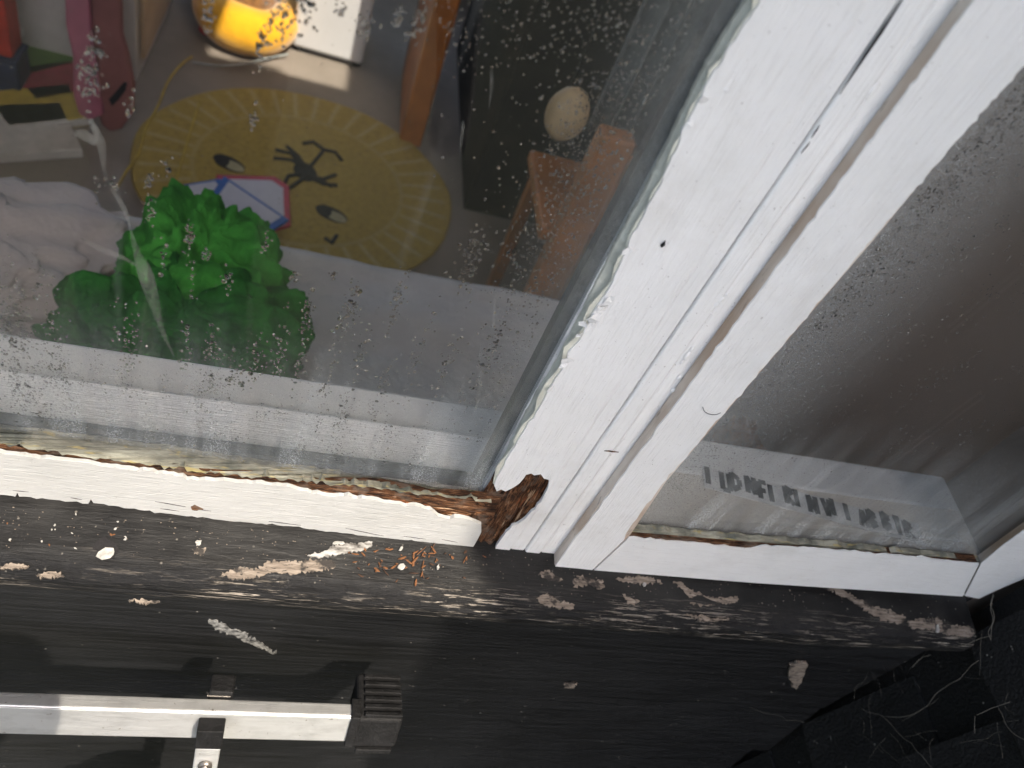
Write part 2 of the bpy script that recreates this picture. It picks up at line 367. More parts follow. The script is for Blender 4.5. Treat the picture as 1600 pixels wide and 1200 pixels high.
# ------------------------------------------------------------------ black window sill
sill = thing('window_sill', 'black painted timber window sill with flaking front edge', 'sill')
prof = [(.010, -.013), (-.020, -.0175), (-.032, -.0193), (-.040, -.0207), (-.0445, -.0222), (-.048, -.0240), (-.051, -.0263), (-.0535, -.0295), (-.0550, -.0335), (-.0556, -.0380), (-.0552, -.0430), (-.0543, -.0480), (-.0522, -.0530), (-.049, -.057), (-.044, -.0595), (-.030, -.060), (-.0305, -.054), (.010, -.054)]
SN = 700; V, F = [], []
for i in range(SN + 1):
    x = -1.62 + (.752 + 1.62) * i / SN
    for j, (y, z) in enumerate(prof):
        nose = 1.0 if 4 <= j <= 14 else (.25 if 1 <= j <= 3 else 0)
        gr = nose * (.0016 * fbm(x * 7, j * 2.3, 1, 4) + .0011 * fbm(x * 30, j * 3.7, 6, 3)) + .0005 * fbm(x * 40, j * .8, 3, 3) * (j > 0)
        V.append((x, y - gr * .8 + (.005 * max(0, (x - .55) / .2) if 1 <= j <= 14 else 0), z + gr))
n = len(prof)
for i in range(SN):
    for j in range(n): F.append((i * n + j, i * n + (j + 1) % n, (i + 1) * n + (j + 1) % n, (i + 1) * n + j))
F += [tuple(range(n)), tuple(SN * n + j for j in range(n))]
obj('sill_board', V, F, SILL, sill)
SP, SNV = Vector((0, 0, -.0145)), Vector((0, -.0075, .05)).normalized()      # top plane of the sill
def onS(u, v, lift=0.0): return onP(u, v, SP + SNV * lift, SNV)
patches = [
 [(355, 893), (378, 886), (402, 889), (420, 876), (445, 877), (500, 874), (525, 878), (522, 888), (490, 893), (458, 897), (420, 895), (395, 903), (365, 905), (345, 899)],
 [(0, 884), (20, 880), (45, 883), (38, 888), (0, 889)], [(55, 897), (85, 893), (100, 899), (75, 903)],
 [(845, 893), (858, 890), (870, 900), (880, 906), (862, 907), (848, 903)], [(838, 935), (848, 928), (856, 926), (872, 938), (895, 943), (897, 951), (872, 950), (845, 943)],
 [(895, 908), (905, 900), (918, 902), (930, 908), (942, 905), (945, 918), (935, 921), (922, 914), (900, 918)],
 [(962, 905), (985, 901), (1005, 900), (1030, 905), (1036, 912), (1010, 912), (975, 910)],
 [(1052, 908), (1066, 910), (1080, 922), (1105, 932), (1135, 934), (1153, 931), (1152, 941), (1130, 944), (1098, 946), (1082, 943), (1070, 926)],
 [(972, 928), (985, 933), (1000, 940), (992, 947), (980, 941)],
 [(1285, 917), (1312, 919), (1335, 933), (1362, 945), (1395, 955), (1416, 965), (1410, 973), (1385, 972), (1360, 958), (1330, 939)],
 [(1418, 972), (1440, 966), (1468, 965), (1478, 975), (1505, 978), (1522, 982), (1520, 994), (1490, 993), (1478, 990), (1460, 984), (1440, 983), (1425, 981)],
 [(200, 938), (225, 936), (250, 940), (230, 943)], [(1072, 960), (1100, 962), (1140, 968), (1100, 970)], [(300, 858), (322, 855), (318, 868), (303, 866)]]
for i, p in enumerate(patches):
    pp = jag(p, 2.2, 1.5, i, True); prism('bare_wood_patch', [onS(u, v, .0003) for u, v in pp], -SNV * .003, BARE, sill)
# strips of white paint still clinging to the sill
for i, p in enumerate([[(480, 868), (505, 862), (520, 851), (560, 848), (582, 846), (582, 852), (560, 860), (530, 866), (500, 872)]]):
    o = prism('paint_strip', [onS(u, v, .0022) for u, v in jag(p, 2.5, 1.3, 50 + i, True)], -SNV * .0016, STRIPW, sill, .0003)

# ------------------------------------------------------------------ fixed window: mullion, bottom rail, pane
fw = thing('fixed_window', 'large fixed window with rotten lower corner and peeling white frame', 'window')
edge = [(1222, -60), (1200, -20), (1178, 18), (1165, 35), (1150, 62), (1135, 80), (1130, 95), (1115, 112), (1100, 140), (1085, 172), (1072, 195), (1060, 228), (1043, 262), (1035, 285), (1020, 310), (1005, 340), (985, 372), (980, 392),
        (966, 420), (958, 440), (945, 462), (932, 480), (921, 500), (907, 530), (893, 545), (886, 562), (877, 580), (862, 602), (850, 625), (838, 645), (822, 668), (808, 690), (805, 698), (790, 720), (777, 745), (772, 758)]
hole = [(776, 768), (783, 765), (790, 768), (800, 763), (805, 760), (812, 755), (818, 748), (822, 742), (830, 740), (835, 743), (845, 741), (858, 750), (855, 765), (845, 785), (830, 800), (815, 815), (800, 822), (790, 832), (783, 842), (776, 852), (774, 858)]
base = [(800, 862), (830, 865), (845, 866)]
face = [onY(u, v, -.0005) for u, v in jag(edge, 9, 1.3, 1) + jag(hole, 6, 1.2, 2) + jag(base, 8, .8, 3)]
zb = face[-1].z; ztop = face[0].z
face += [Vector((.2255, -.0005, zb)), Vector((.2255, -.0005, ztop))]
prism('paint_skin', face, (0, .0028, 0), WHITE_Z, fw, .0007)
uc = [(u - 5 - 3 * math.sin(i * 1.7) - (4 if 440 < v < 640 else 0), v - 2) for i, (u, v) in enumerate(jag(edge, 14, 1.6, 41))]
prism('undercoat', [onY(u, v, .0010) for u, v in uc] + [onY(u + 16, v + 6, .0010) for u, v in reversed(uc)], (0, .0014, 0), PUTTY2, fw, .0004)
box('mullion_cover', (.2262, .0008, -.02), (.2400, .006, 1.40), WHITE_Z, fw, .0018)
box('mullion_strip', (.2406, -.0007, -.021), (.2555, .006, 1.40), WHITE_Z, fw, .0018)
box('mullion_edge', (.2557, .0006, -.0215), (.2740, .006, 1.40), WHITE_Z, fw, .0018)
box('paint_skin', (.1765, -.0005, ztop + .0004), (.2255, .0023, 1.40), WHITE_Z, fw, .0006)
box('mullion_core', (.1775, .0125, -.02), (.285, .027, 1.40), WHITE_Z, fw)
box('mullion_inner', (.205, .0275, .03), (.285, .09, 1.40), WHITE_Z, fw, .002)
# rotten timber showing in the corner hole, fibres run up the post
def rotz(u, v):
    x = .1775 + .0545 * u; z = -.018 + .13 * v
    d = .0042 + .0036 * (fbm(x * 170, z * 20, 3, 6)) + .0036 * fbm(x * 60, z * 22, 9, 3)
    return (x, min(.0118, max(.0012, d + .0016)), z)
grid('rotten_timber', rotz, 110, 110, ROT_Z, fw)
FIB = [SPLIN, SPLIN2, SPLIN, plain('pale_wood_fibre', (.36, .24, .15), .9, .3, 200, .0002), plain('red_brown_fibre', (.20, .065, .022), .85, .4, 200, .0002)]
rf = random.Random(71)
def fibre(a, b, w, mat, y0, y1):
    A_, B_ = onY(*a, y0), onY(*b, y1); d = B_ - A_; n_ = d.cross(Vector((0, 1, 0))).normalized() * w; dd_ = Vector((0, -w * 1.2, 0)); m_ = A_ + d * rf.uniform(.3, .6)
    V = [A_, m_ + n_, m_ - n_, m_ + dd_, B_]
    obj('wood_fibre', V, [(0, 1, 3), (0, 3, 2), (0, 2, 1), (1, 4, 3), (3, 4, 2), (2, 4, 1)], mat, fw)
for _ in range(46):
    t_ = rf.random(); u = 772 + 72 * t_ + rf.gauss(0, 9); v = 848 - 92 * t_ + rf.gauss(0, 8); l = rf.uniform(8, 26)
    fibre((u, v), (u + l * .62, v - l), rf.uniform(.0003, .0010), rf.choice(FIB), .0030 + rf.uniform(-.001, .002), .0024 + rf.uniform(-.0012, .002))
for _ in range(34):
    u = rf.uniform(560, 748); v = 769 + (u - 560) * .15 + rf.uniform(3, 22) * (u - 500) / 250; l = rf.uniform(8, 30)
    fibre((u, v), (u + l, v + l * .13), rf.uniform(.0003, .0008), rf.choice(FIB), .0022, .0030)
# bottom rail
rtop = [(-420, 650), (-200, 678), (-30, 703), (0, 707), (30, 712), (70, 716), (120, 722), (180, 730), (230, 736), (270, 742), (300, 749), (320, 750), (400, 755), (440, 760), (480, 768), (510, 775), (530, 775), (565, 778), (580, 780), (600, 786), (625, 788), (650, 790), (672, 796), (685, 807), (695, 810), (710, 808), (725, 810), (740, 815), (752, 820)]
rbot = [(752, 832), (745, 845), (738, 857), (725, 858), (700, 853), (660, 847), (625, 843), (600, 843), (560, 837), (500, 829), (450, 822), (400, 818), (350, 813), (250, 801), (146, 786), (142, 780), (138, 787), (75, 780), (30, 776), (27, 770), (24, 776), (0, 773), (-30, 769), (-200, 745), (-420, 713)]
prism('paint_skin', [onY(u, v, -.0008) for u, v in jag(rtop, 7, 1.1, 11) + jag(rbot, 8, .8, 12)], (0, .0032, 0), WHITE_R, fw, .0008)
def rotx(u, v):
    x = -.45 + .645 * u; z = -.02 + (.0755 + .010 * min(1, max(0, (u - .72) / .2))) * v
    d = .0052 + .0032 * fbm(x * 16, z * 230, 4, 6) + .003 * fbm(x * 18, z * 60, 8, 3)
    return (x, min(.0106, max(.0026, d)), z)
grid('rotten_rail_timber', rotx, 300, 70, ROT_X, fw)
box('rail_core', (-1.0, .0112, -.02), (.176, .034, .052), WHITE_X, fw)
box('rail_inner', (-1.0, .0345, .03), (.205, .08, .044), WHITE_X, fw, .003)
# putty along the bottom and right of the pane
pt = [(-420, 612), (-200, 645), (0, 674), (120, 688), (250, 705), (400, 727), (520, 744), (640, 763), (750, 780), (768, 784)]
pb = [(768, 786), (750, 784), (690, 775), (640, 768), (560, 760), (480, 754), (400, 746), (300, 736), (200, 722), (120, 712), (60, 702), (0, 693), (-200, 664), (-420, 632)]
A = [onY(u, v, .0095) for u, v in jag(pt, 10, .9, 21)] + [onY(u, v, .0018) for u, v in jag(pb, 7, 2.2, 22)]
prism('putty_bead', A, (0, .006, 0), PUTTY, fw, .0008)
inner = [(1205, -60), (1160, 12), (1104, 100), (1060, 190), (1012, 290), (955, 395), (918, 470), (880, 545), (848, 600), (812, 665), (782, 722), (765, 765)]
A = [onY(u, v, .0098) for u, v in jag(inner, 10, .7, 23)] + [onY(u + 7, v + 6, .003) for u, v in reversed(jag(edge[1:], 12, .5, 24))]
prism('putty_bead', A, (0, .004, 0), PUTTY2, fw, .0008)
box('glazing_seal', (.1690, .0165, .057), (.1775, .026, 1.40), SEAL, fw)
box('glazing_seal', (-1.0, .0165, .0525), (.1688, .026, .062), SEAL, fw)
pane_l = box('glass_pane', (-1.0, .0115, .053), (.1772, .0155, 1.40), GLASS_L, fw)
# curled flakes of paint along the post edge
r = random.Random(5)
for (u, v, s) in [(952, 470, 9), (943, 482, 10), (930, 498, 12), (921, 512, 11), (912, 508, 8), (885, 565, 9), (880, 572, 8), (862, 610, 8), (1098, 158, 7), (1078, 196, 6), (905, 525, 7), (980, 395, 7)]:
    c = onY(u, v, -.0022); q = []
    for kx, kz in ((-.5, -.6), (.45, -.3), (.6, .5), (-.1, .7), (-.6, .2)):
        q.append(c + Vector((kx * s * .0006 * r.uniform(.6, 1.3), r.uniform(-.0012, .0012), kz * s * .0006 * r.uniform(.6, 1.3))))
    V = q + [p + Vector((0, .0004, 0)) for p in q]; m = 5
    obj('paint_flake', V, [tuple(range(m)), tuple(range(2 * m - 1, m - 1, -1))] + [(i, (i + 1) % m, (i + 1) % m + m, i + m) for i in range(m)], WHITE_Z, fw)
DARK = plain('dark_crack', (.012, .011, .012), .9)
def blade(name, a, b, w, y, mat, parent):
    A_, B_ = onY(*a, y), onY(*b, y); d = (B_ - A_); n_ = Vector((-d.z, 0, d.x)).normalized() * w
    return prism(name, [A_, A_ + d * .35 + n_, B_, A_ + d * .6 - n_ * .6], (0, .0006, 0), mat, parent)
blade('paint_crack', (1415, -8), (1312, 148), .0010, -.0011, DARK, fw); blade('paint_crack', (1281, 196), (1268, 216), .0004, -.0011, DARK, fw); blade('paint_crack', (1266, 222), (1252, 240), .0004, -.0011, DARK, fw)
for a, b in [((20, 767), (45, 769)), ((242, 784), (290, 792)), ((300, 795), (330, 799)), ((540, 826), (600, 838)), ((630, 838), (665, 843)), ((420, 815), (470, 821)), ((250, 795), (280, 799)), ((690, 843), (715, 848)), ((110, 778), (128, 781))]:
    blade('paint_crack', a, b, .00045, -.0011, DARK, fw)
prism('paint_loss', [onY(u, v, -.0012) for u, v in jag([(298, 792), (304, 789), (312, 793), (318, 796), (308, 798), (300, 797)], 3, .5, 91, True)], (0, .0006, 0), ROT_X, fw)
seed = tag(obj('seed', *(lambda c: ([c + Vector(p) * .0028 for p in ((0, 0, 1.2), (.55, 0, -.2), (0, 0, -.9), (-.55, 0, -.2), (0, -.6, -.1))], [(0, 1, 4), (1, 2, 4), (2, 3, 4), (3, 0, 4), (0, 3, 2, 1)]))(onY(1036, 382, -.0012)), DARK), 'tiny black seed stuck on the white window post', 'seed')
chip = tag(blade('wood_splinter', (944, 705), (967, 707), .0009, -.0018, ROT_Z, None), 'dark brown splinter stuck to the white post beside the casement', 'splinter')

# ------------------------------------------------------------------ side casement
cw = thing('casement_window', 'narrow white side casement with fogged glass and text strip behind it', 'window')
CY = -.0115
stile = [(1572, -60), (1525, -2), (1247, 375), (867, 886), (925, 891), (975, 844), (983, 826), (1041, 750), (1205, 560), (1362, 375), (1500, 215), (1600, 103), (1680, 12), (1730, -60)]
L = jag(stile[:4], 14, .7, 31) + jag(stile[3:6], 20, .2, 32)[1:] + jag(stile[5:], 9, 1.0, 33)[1:]
prism('stile_paint', [onY(u, v, CY) for u, v in L], (0, .0014, 0), WHITE_Z, cw, .0006)
rail = [(977, 846), (983, 840), (1050, 846), (1100, 850), (1165, 858), (1190, 853), (1280, 858), (1400, 868), (1530, 881), (1504, 932), (1180, 911), (928, 891)]
prism('rail_paint', [onY(u, v, CY) for u, v in jag(rail[:9], 8, .9, 34) + rail[8:]], (0, .0014, 0), WHITE_X, cw, .0007)
prism('stile_paint', [onY(u, v, CY) for u, v in [(1533, 881), (1568, 852), (1640, 800), (1760, 720), (1800, 750), (1660, 838), (1507, 932)]], (0, .0014, 0), WHITE_X, cw, .0007)
prism('stile_core', [onY(u, v, CY + .0016) for u, v in [(1570, -60), (1245, 375), (865.5, 883.5), (930, 890), (983, 838), (1041, 752), (1362, 378), (1724, -60)]], (0, .0098, 0), DIRTY, cw)
prism('rail_core', [onY(u, v, CY + .0016) for u, v in [(932, 889), (984, 836), (1180, 852), (1528, 880), (1503, 930)]], (0, .0098, 0), ROT_X, cw)
prism('stile_core', [onY(u, v, CY + .0016) for u, v in [(1534, 882), (1760, 722), (1796, 750), (1660, 836), (1508, 930)]], (0, .0098, 0), DIRTY, cw)
top = onY(1572, -60, CY)
box('stile_paint', (.2585, CY, top.z + .004), (.306, CY + .011, 1.40), WHITE_Z, cw, .001)
prism('putty_bead', [onY(u, v, CY + .005) for u, v in jag([(980, 824), (1100, 838), (1300, 853), (1531, 876), (1528, 884), (1400, 873), (1250, 862), (1100, 850), (983, 836)], 10, .8, 36)], (0, .006, 0), PUTTY, cw, .0006)
g0 = onY(980, 822, .001); g1 = onY(1540, 878, .001)
box('glass_pane', (.300, .0015, .035), (.735, .0055, 1.40), GLASS_R, cw)
box('glazing_seal', (.300, .0062, .04), (.3185, .016, 1.40), SEAL, cw)
jamb = thing('window_jamb', 'white painted jamb between the casement and the black tiled wall', 'jamb')
prism('jamb_face', [onY(u, v, .0005) for u, v in [(1498, 930), (1660, 826), (1780, 745), (1860, 760), (1640, 880), (1600, 905), (1553, 925), (1530, 936)]], (0, .02, 0), WHITE_X, jamb, .001)
hairp = [onY(u, v, CY - .001) for u, v in [(1098, 636), (1101, 643), (1108, 647), (1118, 648), (1126, 645)]]
tag(tube('bristle', spline(hairp, 4), .00022, DARK, None, 5), 'single dark curved bristle stuck in the casement paint', 'bristle')

# ------------------------------------------------------------------ condensation droplets
def drops(name, spots, yface, parent, seed):
    r = random.Random(seed); V, F = [], []
    for (x, z, s) in spots:
        seg = 8 if s > .0012 else 6; ax = s * r.uniform(.5, .9); az = s * r.uniform(.55, 1.15); h = s * r.uniform(.26, .5); ph = r.uniform(0, 6.28); k = len(V); sag = r.uniform(0, .25) * az
        for (rr, hh) in ((1.0, 0.0), (.82, .5), (.45, .88)):
            for i in range(seg):
                w = ph + 2 * math.pi * i / seg; j = 1 + r.uniform(-.1, .1)
                V.append((x + ax * rr * j * math.cos(w), yface - h * hh, z + az * rr * j * math.sin(w) - sag * hh))
        V.append((x, yface - h, z - sag)); t = k + 3 * seg
        for a in (0, 1):
            for i in range(seg): F.append((k + a * seg + i, k + a * seg + (i + 1) % seg, k + (a + 1) * seg + (i + 1) % seg, k + (a + 1) * seg + i))
        for i in range(seg): F.append((k + 2 * seg + i, k + 2 * seg + (i + 1) % seg, t))
        F.append(tuple(k + i for i in range(seg - 1, -1, -1)))
    o = obj(name, V, F, WATER, parent, True); o['kind'] = 'stuff'; return o
r = random.Random(11); sp = []
def cluster(cu, cv, ru, rv, n, s0, s1, y, keep=lambda p: True):
    c = onY(cu, cv, y); a = onY(cu + ru, cv, y); rx = abs(a.x - c.x) + 1e-4; b = onY(cu, cv + rv, y); rz = abs(b.z - c.z) + 1e-4
    for _ in range(n):
        x = c.x + r.gauss(0, .5) * rx; z = c.z + r.gauss(0, .5) * rz
        if keep((x, z)): sp.append((x, z, r.uniform(s0, s1) * (1.5 if r.random() < .12 else 1)))
YL = .0114
kl = lambda p: p[0] < .158 and p[1] > .066
for (cu, cv, ru, rv, n) in [(138, 125, 22, 36, 55), (150, 75, 18, 25, 22), (205, 165, 16, 12, 9), (397, 185, 10, 18, 16), (410, 65, 14, 36, 30), (438, 30, 24, 40, 40), (325, 20, 16, 28, 24), (480, 20, 22, 30, 22), (535, 15, 16, 14, 10), (570, 45, 18, 26, 22), (620, 30, 16, 24, 16), (655, 30, 18, 40, 30), (172, 285, 26, 8, 12), (235, 285, 14, 12, 14), (262, 258, 8, 10, 8), (234, 330, 12, 22, 18), (152, 288, 8, 16, 8),
        (295, 370, 10, 30, 24), (255, 400, 8, 20, 10), (322, 400, 10, 12, 10), (415, 380, 10, 14, 12), (355, 430, 10, 20, 14), (300, 440, 8, 26, 14), (740, 395, 26, 36, 60), (730, 430, 22, 22, 30), (800, 395, 14, 12, 16), (460, 430, 14, 10, 10), (520, 430, 8, 8, 9), (550, 480, 18, 40, 60), (620, 470, 14, 50, 46), (480, 490, 10, 40, 24), (530, 510, 10, 40, 20), (200, 540, 26, 50, 66), (30, 480, 26, 60, 60), (70, 470, 22, 60, 40), (10, 500, 14, 60, 40),
        (290, 540, 12, 40, 26), (330, 550, 14, 40, 32), (400, 560, 20, 36, 44), (440, 550, 16, 50, 46), (370, 590, 24, 26, 34), (470, 560, 14, 60, 40), (510, 600, 14, 40, 34), (560, 560, 18, 50, 40), (600, 600, 16, 40, 36), (650, 560, 16, 70, 44), (700, 560, 18, 60, 44), (760, 560, 20, 80, 80)]:
    cluster(cu, cv, ru * .8, rv * 1.15, int(n * 1.3), .0006, .0014, YL, kl)
for _ in range(70):                                                    # runs of fine drops above the bottom rail
    cu = r.uniform(-60, 700); cluster(cu, r.uniform(560, 665) + cu * .1, 13, r.uniform(20, 55), r.randint(20, 55), .0003, .0009, YL, kl)
cluster(30, 560, 70, 110, 420, .0004, .0012, YL, kl)
for _ in range(1900):                                                  # dense beads beside the post
    t = r.random(); v = -30 + 720 * t; ue = 1190 - .555 * (v + 20); d = abs(r.gauss(0, 1)) * (140 - 95 * t) + 8
    p = onY(ue - d, v, YL)
    if kl((p.x, p.z)): sp.append((p.x, p.z, r.uniform(.0004, .0011) * (1.4 if r.random() < .1 else 1)))
for _ in range(1100):
    v = r.uniform(110, 460); u = 960 - .42 * (v - 110) + r.gauss(0, 32); p = onY(u, v, YL)
    if kl((p.x, p.z)): sp.append((p.x, p.z, r.uniform(.0003, .0009)))
for _ in range(240):
    u = r.uniform(680, 1000); v = r.uniform(-10, 130) * (1 - (u - 680) / 700); p = onY(u, v, YL)
    if kl((p.x, p.z)): sp.append((p.x, p.z, r.uniform(.0004, .0009)))
for _ in range(260):
    p = onY(r.uniform(0, 900), r.uniform(0, 680), YL)
    if kl((p.x, p.z)): sp.append((p.x, p.z, r.uniform(.0002, .0005)))
drops('condensation_droplets', sp, YL, fw, 1)
sp = []; YR = .0014; kr = lambda p: p[0] > .320 and p[1] > .062
for _ in range(3600):
    t = r.random(); v = 60 + 720 * t; ue = 1635 - .868 * (v - 60); d = abs(r.gauss(0, 1)) * 48 + 14
    p = onY(ue + d, v + d * .25, YR)
    if kr((p.x, p.z)): sp.append((p.x, p.z, r.uniform(.00025, .0008)))
for _ in range(60):
    cu, cv = r.uniform(1230, 1620), r.uniform(260, 720)
    for _ in range(r.randint(4, 22)):
        q = r.gauss(0, 22); p = onY(cu + q + r.gauss(0, 9), cv - q * .8 + r.gauss(0, 6), YR)
        if kr((p.x, p.z)): sp.append((p.x, p.z, r.uniform(.0005, .0011)))
for _ in range(1500):
    p = onY(r.uniform(1040, 1600), r.uniform(640, 860), YR)
    if kr((p.x, p.z)): sp.append((p.x, p.z, r.uniform(.0002, .0006)))
drops('condensation_droplets', sp, YR, cw, 2)

# ------------------------------------------------------------------ inner window board and the text strip on it
ib = tag(box('inner_window_board', (-1.0, .0805, .012), (.7493, .127, .030), plain('gloss_white_board', (.60, .605, .60), .3, .05, 20, .0002)), 'white inner window board seen through the panes', 'window board')
bevel(ib, .004, 3)
ts = thing('text_strip', 'pale strip of card with black letters on the inner board behind casement', 'label', tuple(onZ(1110, 745, .0305)))
a, b = onZ(1100, 748, .0312), onZ(1440, 838, .0312); dd = (b - a); nn = Vector((-dd.y, dd.x, 0)).normalized()
prism('card', [a - nn * .010, b - nn * .010, b + nn * .016, a + nn * .016], (0, 0, -.001), plain('grey_card', (.60, .605, .60), .4), ts)
INK = plain('black_ink', (.012, .012, .016), .6)
strokes = 'I U D N F I R I N V I I A B B T R'.split(); t = .02
L3 = {'I': [((0, 0), (0, 1))], 'U': [((0, 1), (0, 0)), ((0, 0), (.6, 0)), ((.6, 0), (.6, 1))], 'D': [((0, 0), (0, 1)), ((0, 1), (.6, .7)), ((.6, .7), (.6, .3)), ((.6, .3), (0, 0))], 'N': [((0, 0), (0, 1)), ((0, 1), (.6, 0)), ((.6, 0), (.6, 1))],
      'F': [((0, 0), (0, 1)), ((0, 1), (.6, 1)), ((0, .5), (.5, .5))], 'R': [((0, 0), (0, 1)), ((0, 1), (.6, .8)), ((.6, .8), (0, .5)), ((0, .5), (.6, 0))], 'V': [((0, 1), (.3, 0)), ((.3, 0), (.6, 1))], 'A': [((0, 0), (.3, 1)), ((.3, 1), (.6, 0)), ((.1, .4), (.5, .4))],
      'B': [((0, 0), (0, 1)), ((0, 1), (.6, .75)), ((.6, .75), (0, .5)), ((0, .5), (.6, .25)), ((.6, .25), (0, 0))], 'T': [((.3, 0), (.3, 1)), ((0, 1), (.6, 1))]}
V, F = [], []; U = dd.normalized(); Hh = .021; step = dd.length / 17.5
for i, ch in enumerate(strokes):
    org = a + U * (step * (i + .3 + .12 * math.sin(i * 2.3))) - nn * (.005 + .002 * math.sin(i * 1.7))
    for (p, q) in L3[ch]:
        P = org + U * p[0] * step * .95 + nn * p[1] * Hh; Q = org + U * q[0] * step * .95 + nn * q[1] * Hh
        w = (Q - P).normalized().cross(Vector((0, 0, 1))) * .0030; k = len(V); zz = Vector((0, 0, .0004))
        V += [P - w + zz, Q - w + zz, Q + w + zz, P + w + zz]; F.append((k, k + 1, k + 2, k + 3))
obj('lettering', [v - ts.location for v in V], F, INK, ts)

# ------------------------------------------------------------------ room contents
SHEET = plain('white_bed_sheet', (.58, .565, .56), .9, .08, 12, .003, 0, .2, .2)
bed = thing('bed', 'bed with a white sheet under the window', 'bed', (0, .43, FZ))
def sheet(u, v):
    x = XL + .02 + (XR - XL - .04) * u
    s = v * .86; y = .14 + min(s, .585); z = -.35 - max(0, s - .585)
    k = .013 * fbm(x * 4, y * 7, 2, 3) + .007 * math.sin(x * 3 + y * 40) * max(0, fbm(x * 3, y * 3, 7, 2))
    if s > .585: y += k + .004
    else: z += k
    if .56 < s < .61: z += .004
    return (x, y, z)
grid('sheet', sheet, 160, 70, SHEET, bed)
box('mattress', (XL + .03, .15, -.6), (XR - .03, .712, -.362), SHEET, bed, .03, 3)
box('bed_base', (XL + .03, .16, -.72), (XR - .03, .70, -.602), plain('bed_base_wood', (.20, .12, .07), .6), bed, .005)
for x in (XL + .1, XR - .1):
    for y in (.2, .66): box('leg', (x - .025, y - .025, FZ), (x + .025, y + .025, -.722), plain('bed_leg', (.2, .12, .07)), bed)
def heap(name, c, rx, ry, h, mat, seedv, crease=1.0, nu=90, nv=60):
    V, F = [], []
    for j in range(nv + 1):
        for i in range(nu):
            a = 2 * math.pi * i / nu; q = j / nv
            rr = 1 + .16 * fbm(math.cos(a) * 1.3 + seedv, math.sin(a) * 1.3, 1, 3)
            x = math.cos(a) * q * rx * rr; y = math.sin(a) * q * ry * rr
            z = h * (1 - q ** 2.6) ** .7
            f = 1 - abs(fbm(x * 9 + seedv, y * 9, 2, 4)) * 2
            z = max(0, z * (1 + .25 * fbm(x * 5, y * 5, seedv, 3)) + crease * .028 * f * (1 - q ** 4) * min(1, z / .04))
            V.append((x, y, z))
    for j in range(nv):
        for i in range(nu): F.append((j * nu + i, j * nu + (i + 1) % nu, (j + 1) * nu + (i + 1) % nu, (j + 1) * nu + i))
    o = obj(name, V, F, mat, None, True); o.location = c; return o
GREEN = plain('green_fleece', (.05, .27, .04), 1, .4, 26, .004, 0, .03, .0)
GREEN_SHADED = plain('shaded_green_fleece', (.022, .15, .024), 1, .4, 26, .004, 0, .03, .0)  # same fleece with the shade of the lower fold put into its colour
def crumple(name, c, rx, ry, h, mat, sd, lbl, boxy=.62):
    """a crumpled cloth heap: a dome pushed in and out by warped, ridged folds"""
    nu, nv, V, F = 150, 80, [], []
    for j in range(nv + 1):
        q = j / nv * math.pi * .56
        for i in range(nu):
            a = 2 * math.pi * i / nu; d = Vector((math.cos(a) * math.sin(q), math.sin(a) * math.sin(q), math.cos(q)))
            w = Vector((fbm(d.x * 1.6 + sd, d.y * 1.6, d.z * 1.6, 2), fbm(d.x * 1.6, d.y * 1.6 + sd, d.z * 1.6, 2), fbm(d.x * 1.6, d.y * 1.6, d.z * 1.6 + sd, 2)))
            p = d * 1.15 + w * .55
            rg = .24 * fbm(p.x * 1.1 + sd, p.y * 1.1, p.z * .6, 2) + .15 * fbm(p.x * 3.0, p.y * 3.0 + sd, p.z * .9, 2) + .06 * fbm(p.x * 7.0, p.y * 7.0 + sd, p.z * 1.6, 2) + .12 * (1 - min(1, abs(fbm(p.x * 1.5 + 9, p.y * 1.5, p.z, 1)) * 2.2))
            n4 = (d.x ** 4 + d.y ** 4 + d.z ** 4) ** .25
            rg += .075 * math.sin(a * 9 + 5 * w.x + 3 * q) * math.sin(q) ** 1.5 + .035 * math.sin(a * 21 + 8 * w.y) * math.sin(q) ** 2
            k = (boxy / n4 + .86 - boxy) + rg
            V.append((d.x * rx * k, d.y * ry * k, max(0, d.z * h * k)))
    for j in range(nv):
        for i in range(nu): F.append((j * nu + i, j * nu + (i + 1) % nu, (j + 1) * nu + (i + 1) % nu, (j + 1) * nu + i))
    o = obj(name, V, F, mat, None, True); o.location = c; return tag(o, lbl, 'blanket')
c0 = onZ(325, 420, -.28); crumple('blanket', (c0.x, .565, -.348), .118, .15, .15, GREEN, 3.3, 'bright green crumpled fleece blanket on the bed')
c1 = onZ(315, 545, -.30); crumple('blanket', (c1.x - .02, .42, -.348), .168, .15, .16, GREEN_SHADED, 8.1, 'lower fold of the green blanket, shade put into its colour', .3)
DUVET = plain('greyish_pink_duvet', (.40, .365, .37), .9, .12, 10, .003, 0, .2, .2)
o = crumple('duvet', (-.56, .52, -.348), .34, .23, .065, DUVET, 5.7, 'crumpled greyish white duvet at the left end of the bed'); o['category'] = 'duvet'
